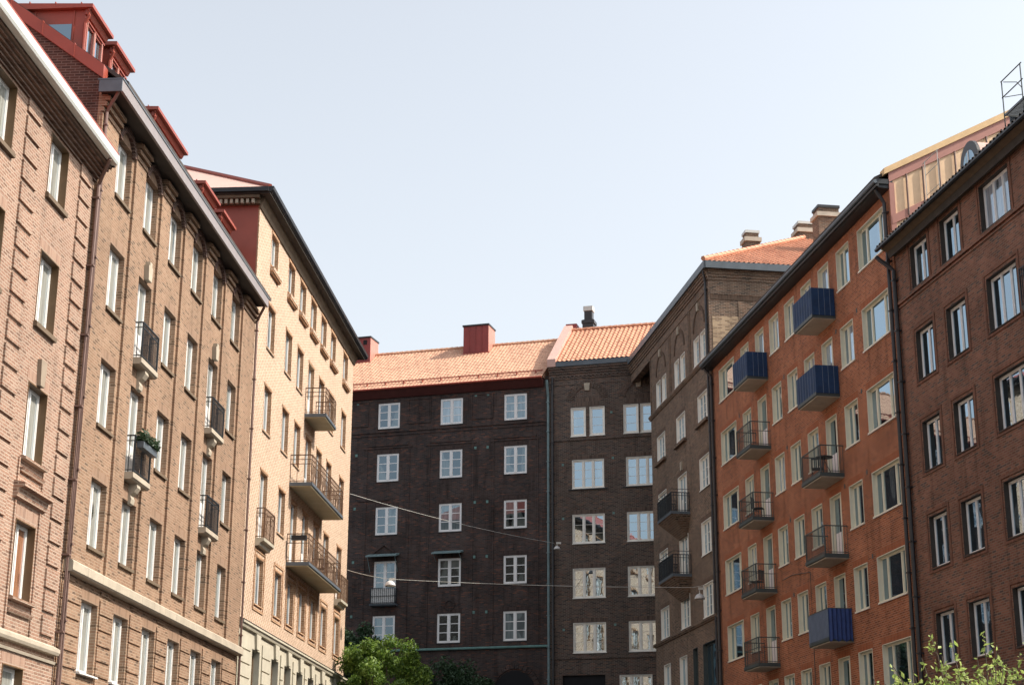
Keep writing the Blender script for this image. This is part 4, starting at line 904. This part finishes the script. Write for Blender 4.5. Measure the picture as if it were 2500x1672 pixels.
mb.mat(SLATE); mb.tube([(-23.05, 0.52, 23.98), (0.3, 0.52, 23.98)], 0.075, 8); mb.mat(BLACKM); mb.box(-23.05, 0.3, -0.1, 0.46, 23.9, 24.08); mb.build('eave', B, f)
mb = MB(1).mat(TILED); gable_roof(mb, -22.9, 0.1, 0.5, 24.2, 0.53, 12); mb.build('roof', B, f)
# end gable clad with beige sheeting between pinkish boards
sg_ = -22.96; zv = lambda w_: 24.42 - 0.53 * (w_ - 0.1)
mb = MB(1).mat(BEIGE); mb.extrude([(0.0, 22.2), (0.0, zv(0) - 0.25), (-6, zv(-6) - 0.25), (-12, zv(0) - 0.25), (-12, 22.2)], sg_ - 0.05, sg_ + 0.02)
mb.build('gable_sheeting', B, f)
mb = MB(1).mat(PINKM)
mb.extrude([(0.03, zv(0) - 0.5), (0.03, zv(0) - 0.13), (-6, zv(-6) - 0.13), (-6, zv(-6) - 0.5)], sg_ - 0.1, sg_ - 0.05)
mb.box(sg_ - 0.1, sg_ - 0.05, -0.15, 0.03, 21.8, 23.95)
mb.extrude([(0, 22.4), (0, 22.72), (-6, 25.9), (-6, 25.58)], sg_ - 0.11, sg_ - 0.055)
mb.mat(PIPEB)
for i in range(1, 10): mb.tube([(0 - 0.62 * i, 0, 0)][:0] + [(sg_ - 0.11, -0.62 * i + 0.0, 22.5 + 0.3 * i), (sg_ - 0.11, -0.62 * i, zv(-0.62 * i) - 0.48)], 0.035, 6)
mb.mat(BEIGE2)
mb.extrude([(0.2, zv(0.2) - 0.13), (0.2, zv(0.2) + 0.1), (-6, zv(-6) + 0.12), (-6, zv(-6) - 0.13)], sg_ - 0.16, sg_ + 0.25)
mb.build('gable_trim', B, f)
pipe(f, B, -22.72, 0.12, 0, 23.35, 0.07, PIPED, (0.0, 0.3, 0.45)); pipe(f, B, -0.1, 0.12, 0, 23.4, 0.07, PIPED, (0.15, 0.3, 0.4))

# ================================================================ R2 deep red house
f = FR['R2']
B = thing('apartment_building', 'deep red brown brick house at the right edge with recessed white windows', 'building', f.m, 'apartment buildings along the street')
cs = [((-1.24, -2.6), (1, 1)), ((-3.66, -5.07), (1, 1)), ((-6.58, -8.53), (1, 1, 1)), ((-10.2, -12.1), (1, 1, 1)), ((-13.7, -15.1), (1, 1))]
rw = [(19.6, 21.06), (16.43, 18.08), (13.38, 15.0), (10.23, 11.87), (7.16, 8.8), (4.0, 5.7)]
holes = [(a, b, c, e) for (a, b), l in cs for c, e in rw]
mb = MB(1).mat(R2B); wall(mb, -16.5, 0, 0, 21.5, holes, 0.26); shell(mb, -16.5, 0, 12, 21.5); mb.build('wall', B, f)
for (a, b), l in cs:
    for c, e in rw:
        o = window(f, B, a, b, c, e, 0.15, l, 1, WHITEM, None, G_B3 if (a, c) == (-6.58, 19.6) else G_R, ft=0.05, mt=0.03, sill=(DARKW, 0.0, 0.04, 0.06))
        lo, hi = min(a, b), max(a, b); mb = MB(1).mat(DARKW)      # reveals coloured dark for the unlit jambs, and raised brick frame
        mb.box(hi - 0.01, hi, -0.14, 0.01, c, e); mb.box(lo, lo + 0.012, -0.14, 0.01, c, e); mb.box(lo + 0.012, hi - 0.012, -0.14, 0.01, e - 0.012, e)
        mb.mat(R2S)
        for q in ((e + 0.1, e + 0.2), (c - 0.16, c - 0.09)): mb.box(lo - 0.2, hi + 0.2, 0, 0.03, q[0], q[1])
        for x in (lo - 0.2, hi + 0.1): mb.box(x, x + 0.1, 0, 0.03, c - 0.09, e + 0.1)
        link('surround', mb.mesh('surround'), o, world=f.m)
mb = MB(1).mat(R2B); mb.box(-16.5, 0, 0, 0.08, 19.38, 19.5); mb.box(-16.5, 0, 0, 0.04, 19.27, 19.33); mb.build('string_course', B, f)
mb = MB(1).mat(BROWNW); mb.extrude([(0, 21.2), (0.06, 21.2), (0.5, 21.42), (0.5, 21.5), (0, 21.5)], -16.6, 0.02)
mb.mat(DARKW); mb.extrude([(0.2, 21.1), (0.24, 21.1), (0.3, 21.33), (0.2, 21.33)], -16.6, 0.0); mb.mat(BLACKM); mb.tube([(-16.6, 0.6, 21.44), (0.2, 0.6, 21.44)], 0.07, 7); mb.build('eave', B, f)
k = math.hypot(1, 0.68)
mb = MB(1).mat(TILED); tiles(mb, (-16.6, 0.62, 21.5), (1, 0, 0), (0, -1 / k, 0.68 / k), 70, 16, 0.24, 7.6 / 16, 0.035, 0.03)
mb.face([mb.p(-16.6, -5.7, 25.75), mb.p(0.1, -5.7, 25.75), mb.p(0.1, -12, 21.5), mb.p(-16.6, -12, 21.5)]); mb.face([mb.p(-16.5, 0, 21.4), mb.p(-16.5, -5.7, 25.6), mb.p(-16.5, -12, 21.4)]); mb.build('roof', B, f)
pipe(f, B, -0.05, 0.12, 0, 20.7, 0.075, PIPED, (0.35, 0.45, 0.55))
# round headed dormer, catwalk, ladder rail
mb = MB(1).mat(PIPED); sc, rz = -5.1, 22.55
prof = [(sc - 0.66, 21.9)] + [(sc - 0.66 * math.cos(t * math.pi / 12), rz + 0.72 * math.sin(t * math.pi / 12)) for t in range(13)] + [(sc + 0.66, 21.9)]
mb.extrude_w(prof, -0.6, -0.5); 
prof2 = [(sc + (x - sc) * 0.97, z - 0.03) for x, z in prof]; mb.mat(PALER); mb.extrude_w(prof2, -2.4, -0.6); o = mb.build('dormer', B, f)
mb = MB(1).mat(G_R); mb.extrude_w([(sc - 0.4, 22.0)] + [(sc - 0.4 * math.cos(t * math.pi / 8), 22.55 + 0.42 * math.sin(t * math.pi / 8)) for t in range(9)] + [(sc + 0.4, 22.0)], -0.5, -0.49); link('pane', mb.mesh('pane'), o, world=f.m)
mb = MB(1).mat(WHITE); mb.box(sc - 0.025, sc + 0.025, -0.49, -0.47, 22.0, 22.96); link('mullion', mb.mesh('mullion'), o, world=f.m)
mb = MB(1).mat(IRONG)
for x in (-6.35, -7.62): mb.tube([(x, -1.2, 22.6), (x, -1.2, 24.85)], 0.02, 5)
for z in (24.85, 24.3): mb.tube([(-6.3, -1.2, z), (-7.7, -1.2, z)], 0.02, 5)
arc = [(-6.35, -1.2 - 0.55 * math.sin(t * math.pi / 10) if False else -1.2, 0) for t in range(3)]
mb.tube([(-6.38, -1.25, 24.82), (-6.38, -1.7, 24.86), (-6.38, -1.85, 24.7), (-6.38, -1.85, 24.45), (-6.38, -1.25, 24.3)], 0.015, 5)
mb.build('roof_railing', B, f)
mb = MB(1).mat(SLATE); mb.box(-12.5, -6.35, -1.25, -1.2, 23.65, 23.72); mb.box(-12.5, -6.35, -1.8, -1.75, 23.65, 23.72)
x = -12.5
while x < -6.3: mb.box(x, x + 0.03, -1.75, -1.25, 23.66, 23.71); x += 0.09
for x in (-12.3, -10, -8, -6.5): mb.box(x, x + 0.04, -1.75, -1.3, 22.7, 23.65)
mb.build('catwalk', B, f)
mb = MB(1).mat(WIRE)
for x in (-2.9, -3.9): mb.tube([(x, 0.0, 21.9), (x, 0.0, 23.5)], 0.014, 5)
mb.tube([(-2.7, 0.0, 23.47), (-4.0, 0.0, 23.47)], 0.014, 5); mb.tube([(-2.9, 0.0, 23.0), (-3.9, 0.0, 23.0)], 0.012, 5); mb.tube([(-2.9, 0.0, 22.3), (-3.9, 0.0, 22.3)], 0.012, 5)
mb.build('ladder_rail', B, f)
mb = MB(1).mat(SLATE); mb.extrude([(0, 16.1), (0.3, 16.12), (0.4, 16.3), (0, 16.3)], -12.2, -9.35); o = mb.build('balcony', B, f)
mb = MB(1).mat(IRON); railing(mb, -12.15, -9.4, 0.38, 16.3, 17.4, 0.12, 0.012, (17.2,)); link('railing', mb.mesh('railing'), o, world=f.m)

# ================================================================ things on the facades: wall cable, plants, chairs
f = FR['R1']
mb = MB(1).mat(IRONG); mb.tube([(-9.4, 0.02, 12.18), (-10.5, 0.02, 12.2), (-11.6, 0.02, 12.08), (-12.7, 0.02, 11.97), (-12.72, 0.02, 11.9), (-12.72, 0.02, 9.5), (-12.7, 0.02, 6.0)], 0.012, 5)
tag(link('wall_cable', mb.mesh('wall_cable'), None, world=f.m), 'thin dark cable running along and down the orange red brick wall between the balconies', 'cable')

def leaf_cloud(me_name, pts, size, mat, seed=1, flat=0.0):
    rnd = random.Random(seed); v = []; fc = []
    for (c, k) in pts:
        n = Vector((rnd.gauss(0, 1), rnd.gauss(0, 1), rnd.gauss(0, 1) + 0.8)).normalized()
        u = n.cross(Vector((rnd.gauss(0, 1), rnd.gauss(0, 1), rnd.gauss(0, 1)))).normalized(); t = n.cross(u)
        a = size * k * rnd.uniform(0.6, 1.25); b = a * 0.5
        i = len(v); v += [tuple(c - u * a), tuple(c + t * b - n * b * .2), tuple(c + u * a), tuple(c - t * b - n * b * .2)]; fc.append((i, i + 1, i + 2, i + 3))
    me = bpy.data.meshes.new(me_name); me.from_pydata(v, [], fc); me.materials.append(mat); return me

# flower box on the lower near balcony of the tan house
f = FR['L2']; sc = (1.6 + 2.58 + 2.87 + 2.58) / 2
rnd = random.Random(3)
B = thing('flower_box', 'flower box of dark leafy plants on a balcony railing of the tan brick house', 'flower box', f.m @ Matrix.Translation((sc, 0, 11.13)))
mb = MB(-1).mat(SLATE); mb.box(-0.65, 0.65, 0.3, 0.48, 0.68, 0.85); link('box', mb.mesh('box'), B, basis=Matrix())
pts = [(Vector((rnd.uniform(-0.72, 0.72), -rnd.uniform(0.25, 0.55), 0.88 + abs(rnd.gauss(0, 0.11)))), 1) for _ in range(900)]
link('plants', leaf_cloud('plants', pts, 0.06, LEAF4, 4), B, basis=Matrix())
f = FR['L3']
B = thing('flower_box', 'black empty flower box on the lowest wide balcony of the pale yellow house', 'flower box', f.m @ Matrix.Translation((7.14, 0, 12.26)))
mb = MB(-1).mat(BLACKM); mb.extrude_w([(-0.16, 0.84), (0.02, 0.84), (0.05, 1.02), (-0.19, 1.02)], 0.2, 0.78); link('box', mb.mesh('box'), B, basis=Matrix())
def chair(label, fr, s, w_, z, rot, mat):
    B = thing('chair', label, 'chair', fr.m @ Matrix.Translation((s, w_ * fr.sg, z)) @ Matrix.Rotation(rot, 4, 'Z'), 'chairs on the balconies')
    mb = MB(1).mat(mat); mb.box(-0.22, 0.22, -0.22, 0.22, 0.43, 0.46); link('seat', mb.mesh('seat'), B, basis=Matrix())
    mb = MB(1).mat(mat)
    for i in range(6): mb.box(-0.2 + i * 0.075, -0.175 + i * 0.075, -0.25, -0.23, 0.5, 0.88)
    mb.box(-0.22, 0.22, -0.26, -0.22, 0.86, 0.92); link('backrest', mb.mesh('backrest'), B, basis=Matrix())
    lm = None
    for x, y, h in ((-.2, -.22, .9), (.2, -.22, .9), (-.2, .2, .44), (.2, .2, .44)):
        mb = MB(1).mat(mat); mb.tube([(x * 1.1, y * 1.1, 0), (x, y, h)], 0.014, 5); link('leg', mb.mesh('leg'), B, basis=Matrix())
    return B
def table(label, fr, s, w_, z, mat):
    B = thing('table', label, 'table', fr.m @ Matrix.Translation((s, w_ * fr.sg, z)), 'tables on the balconies')
    mb = MB(1).mat(mat); mb.tube([(0, 0, 0.70), (0, 0, 0.725)], 0.33, 16); link('tabletop', mb.mesh('tabletop'), B, basis=Matrix())
    for k in range(3):
        a = k * 2.09; mb = MB(1).mat(mat); mb.tube([(0.28 * math.cos(a), 0.28 * math.sin(a), 0), (-0.05 * math.cos(a), -0.05 * math.sin(a), 0.70)], 0.013, 5); link('leg', mb.mesh('leg'), B, basis=Matrix())
f = FR['R1']
table('round black table on the open balcony below the two stacked blue screened balconies', f, -16.3, 0.5, 14.95, IRON)
chair('black metal chair beside the round table below two blue screened balconies', f, -15.5, 0.5, 14.95, 1.2, IRON)
chair('dark chair on the third balcony down, farther balcony stack of the orange house', f, -7.9, 0.5, 14.95, 2.6, IRON)
chair('dark chair on the fourth balcony down, farther balcony stack of the orange house', f, -7.3, 0.5, 11.95, -0.8, IRON)
f = FR['L3']
chair('brown slatted chair on the lowest wide balcony of the pale yellow house', f, 11.5, 0.45, 12.26, 1.9, IRONB)

# ================================================================ wires and hanging street lamps
def Pw(fr, s, w_, z): return FR[fr].m @ Vector((s, w_ * FR[fr].sg, z))
def sag(a, b, d, n=24): return [a.lerp(b, t / n) - Vector((0, 0, 4 * d * (t / n) * (1 - t / n))) for t in range(n + 1)]
def cable(label, pts, r):
    mb = MB(1).mat(WIRE); mb.tube([tuple(p) for p in pts], r, 5); o = link('span_wire', mb.mesh('span_wire'), None); tag(o, label, 'wire', 'span wires over the street'); return o
def cam_point(px, py, dist):
    """place in the street found from its bearing, height angle and measured distance"""
    d = cx_ * ((px - 1250) / F_PX) - cy_ * ((py - 836) / F_PX) - Z0; h = math.hypot(d.x, d.y); return Vector((0, 0, 1.6)) + d * (dist / h)
a1 = Pw('L3', 20.45, 0.03, 14.13)
lampA = Vector(cam_point(953, 1413, 76.0)); endA = Pw('M3', -12.9, 1.3, 14.05)
endA = cam_point(1692, 1433, 77.5)
ptsA = sag(a1, lampA, 0.05, 8)[:-1] + sag(lampA, endA, 0.10, 20) + [Pw('M3', -17.0, 0.03, 13.55)]
cable('lower wire crossing the whole street and carrying two white dome lamps', ptsA, 0.010)
b1 = Pw('L3', 20.45, 0.03, 17.75); endB = cam_point(1352, 1325, 90.5)
ptsB = sag(b1, endB, 0.18, 20) + [Pw('M2', 4.6, 0.02, 18.5)]
cable('upper wire slanting down from the pale yellow house to the dark facades', ptsB, 0.011)
def dome_lamp(label, hang, rad, drop):
    B = thing('street_lamp', label, 'street lamp', Matrix.Translation(hang - Vector((0, 0, drop))), 'dome lamps hanging over the street')
    n = 20
    prof = [(0.03, rad * 1.02), (rad * .3, rad * .98), (rad * .62, rad * .8), (rad * .85, rad * .5), (rad * .97, rad * .2), (rad * 1.0, 0.0), (rad * .97, -0.0), (rad * .9, 0.05)]
    v = []; fc = []
    for r_, z_ in prof:
        for k in range(n): v.append((r_ * math.cos(2 * math.pi * k / n), r_ * math.sin(2 * math.pi * k / n), z_))
    for i in range(len(prof) - 1):
        for k in range(n): fc.append((i * n + k, i * n + (k + 1) % n, (i + 1) * n + (k + 1) % n, (i + 1) * n + k))
    me = bpy.data.meshes.new('shade'); me.from_pydata(v, [], fc); me.materials.append(LAMPW); me.polygons.foreach_set('use_smooth', [True] * len(fc)); link('shade', me, B, basis=Matrix())
    mb = MB(1).mat(WIRE); mb.tube([(0, 0, rad * .98), (0, 0, rad * 1.15), (0, 0, drop)], 0.035, 8, 0.015); mb.box(-0.05, 0.22, -0.04, 0.04, drop - 0.06, drop + 0.05); link('hanger', mb.mesh('hanger'), B, basis=Matrix())
    mb = MB(1).mat(PALEF); mb.tube([(0, 0, 0.02), (0, 0, rad * .6)], 0.08, 10); link('bulb', mb.mesh('bulb'), B, basis=Matrix())
    return B
dome_lamp('sunlit white dome lamp hanging in front of the small canopied balcony, dark building', lampA, 0.25, 0.32)
dome_lamp('white dome lamp hanging in shade beside the brown corner building, near the orange house', endA + Vector((0.3, 0, -0.05)), 0.25, 0.5)
dome_lamp('small white dome lamp hanging at the downpipe where the two dark facades meet', endB + Vector((0.18, 0, 0.0)), 0.19, 0.36)

# ================================================================ trees
def limb(mb, a, b, r0, r1, rnd, n=5, wob=0.12):
    pts = [a.lerp(b, t / n) + (Vector((rnd.gauss(0, wob), rnd.gauss(0, wob), rnd.gauss(0, wob * .5))) if 0 < t < n else Vector()) for t in range(n + 1)]
    mb.tube([tuple(p) for p in pts], r0, 6, r1); return pts
def broad_tree(name, label, base, height, rad, zc, mat, nclump, nleaf, size, seed, squash=0.75, cat='tree'):
    rnd = random.Random(seed); B = thing(name, label, cat, Matrix.Translation(base))
    mb = MB(1).mat(BARK); top = Vector((0, 0, height * 0.55)); limb(mb, Vector((0, 0, 0)), top, 0.28, 0.16, rnd)
    cl = []
    for i in range(nclump):
        while True:
            q = Vector((rnd.uniform(-1, 1), rnd.uniform(-1, 1), rnd.uniform(-1, 1)))
            if 0.25 < q.length < 1: break
        c = Vector((q.x * rad, q.y * rad, zc + q.z * rad * squash)); cl.append((c, rnd.uniform(0.5, 1.0) * rad * 0.25))
        if i % 3 == 0: limb(mb, Vector((0, 0, height * rnd.uniform(0.3, 0.55))), c, 0.09, 0.02, rnd)
    link('trunk', mb.mesh('trunk'), B, basis=Matrix())
    pts = []
    for k in range(nleaf):
        c, r_ = rnd.choice(cl); v = Vector((rnd.gauss(0, 1), rnd.gauss(0, 1), rnd.gauss(0, .8))).normalized() * r_ * (rnd.uniform(0.35, 1.15)); pts.append((c + v, 1))
    link('crown', leaf_cloud('crown', pts, size, mat, seed), B, basis=Matrix()); return B
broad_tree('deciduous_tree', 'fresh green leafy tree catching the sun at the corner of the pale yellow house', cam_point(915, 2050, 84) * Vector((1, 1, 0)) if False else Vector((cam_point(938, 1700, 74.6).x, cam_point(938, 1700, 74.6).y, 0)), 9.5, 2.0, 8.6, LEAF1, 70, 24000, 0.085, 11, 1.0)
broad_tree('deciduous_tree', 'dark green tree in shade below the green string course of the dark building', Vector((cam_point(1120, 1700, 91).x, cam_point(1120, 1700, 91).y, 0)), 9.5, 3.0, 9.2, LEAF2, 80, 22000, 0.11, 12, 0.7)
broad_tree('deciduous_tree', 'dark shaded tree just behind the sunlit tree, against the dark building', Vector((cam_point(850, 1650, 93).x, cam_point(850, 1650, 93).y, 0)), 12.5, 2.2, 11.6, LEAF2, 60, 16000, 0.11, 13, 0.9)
# slender tree near the camera, bottom right: upright shoots with pale young leaves
def shoot_tree():
    rnd = random.Random(21); c0 = cam_point(2400, 1700, 20.0); B = thing('young_tree', 'slender young tree with yellow green spring leaves before the deep red house', 'tree', Matrix.Translation((c0.x, c0.y, 0)))
    mb = MB(1).mat(BARK); limb(mb, Vector((0, 0, 0)), Vector((0.05, 0, 2.2)), 0.07, 0.05, rnd, 5, 0.02)
    pts = []
    tips = [(2270, 1548, .1), (2322, 1560, .0), (2400, 1543, -.2), (2432, 1572, .2), (2490, 1590, 0), (2475, 1650, .3), (2180, 1625, .1), (2230, 1640, -.2), (2130, 1650, .2), (2350, 1620, .3), (2385, 1600, -.3), (2300, 1600, .3), (2420, 1620, .1), (2250, 1605, .3), (2450, 1610, -.3), (2340, 1650, -.3), (2200, 1660, 0), (2400, 1650, .2), (2280, 1655, .1), (2520, 1560, 0), (2540, 1620, .2), (2310, 1640, 0), (2370, 1660, .1), (2160, 1668, .1), (2120, 1672, 0)]
    for k, (x, y, dd) in enumerate(tips):
        t = cam_point(x, y, 20.0 + dd * 2) - Vector((c0.x, c0.y, 0)); st = Vector((0.03, 0, 1.2 + rnd.uniform(0, 0.9)))
        md = st.lerp(t, 0.55) + Vector((0, 0, -0.12)); L = limb(mb, st, md, 0.022, 0.012, rnd, 4, 0.015) + limb(mb, md, t, 0.012, 0.004, rnd, 5, 0.02)
        for p, q in zip(L[3:], L[4:]):
            for m_ in range(7):
                c = p.lerp(q, rnd.random()) + Vector((rnd.gauss(0, .035), rnd.gauss(0, .035), rnd.gauss(0, .03))); pts.append((c, 1))
            if rnd.random() < 0.75:
                e = p + Vector((rnd.gauss(0, .13), rnd.gauss(0, .1), rnd.uniform(0.02, .16))); mb.tube([tuple(p), tuple(p.lerp(e, .5) + Vector((0, 0, .01))), tuple(e)], 0.004, 4, 0.002)
                for m_ in range(15): c = p.lerp(e, rnd.uniform(.3, 1.1)) + Vector((rnd.gauss(0, .026), rnd.gauss(0, .026), rnd.gauss(0, .026))); pts.append((c, 1))
    link('trunk', mb.mesh('trunk'), B, basis=Matrix()); link('crown', leaf_cloud('crown', pts, 0.04, LEAF3, 5), B, basis=Matrix())
shoot_tree()
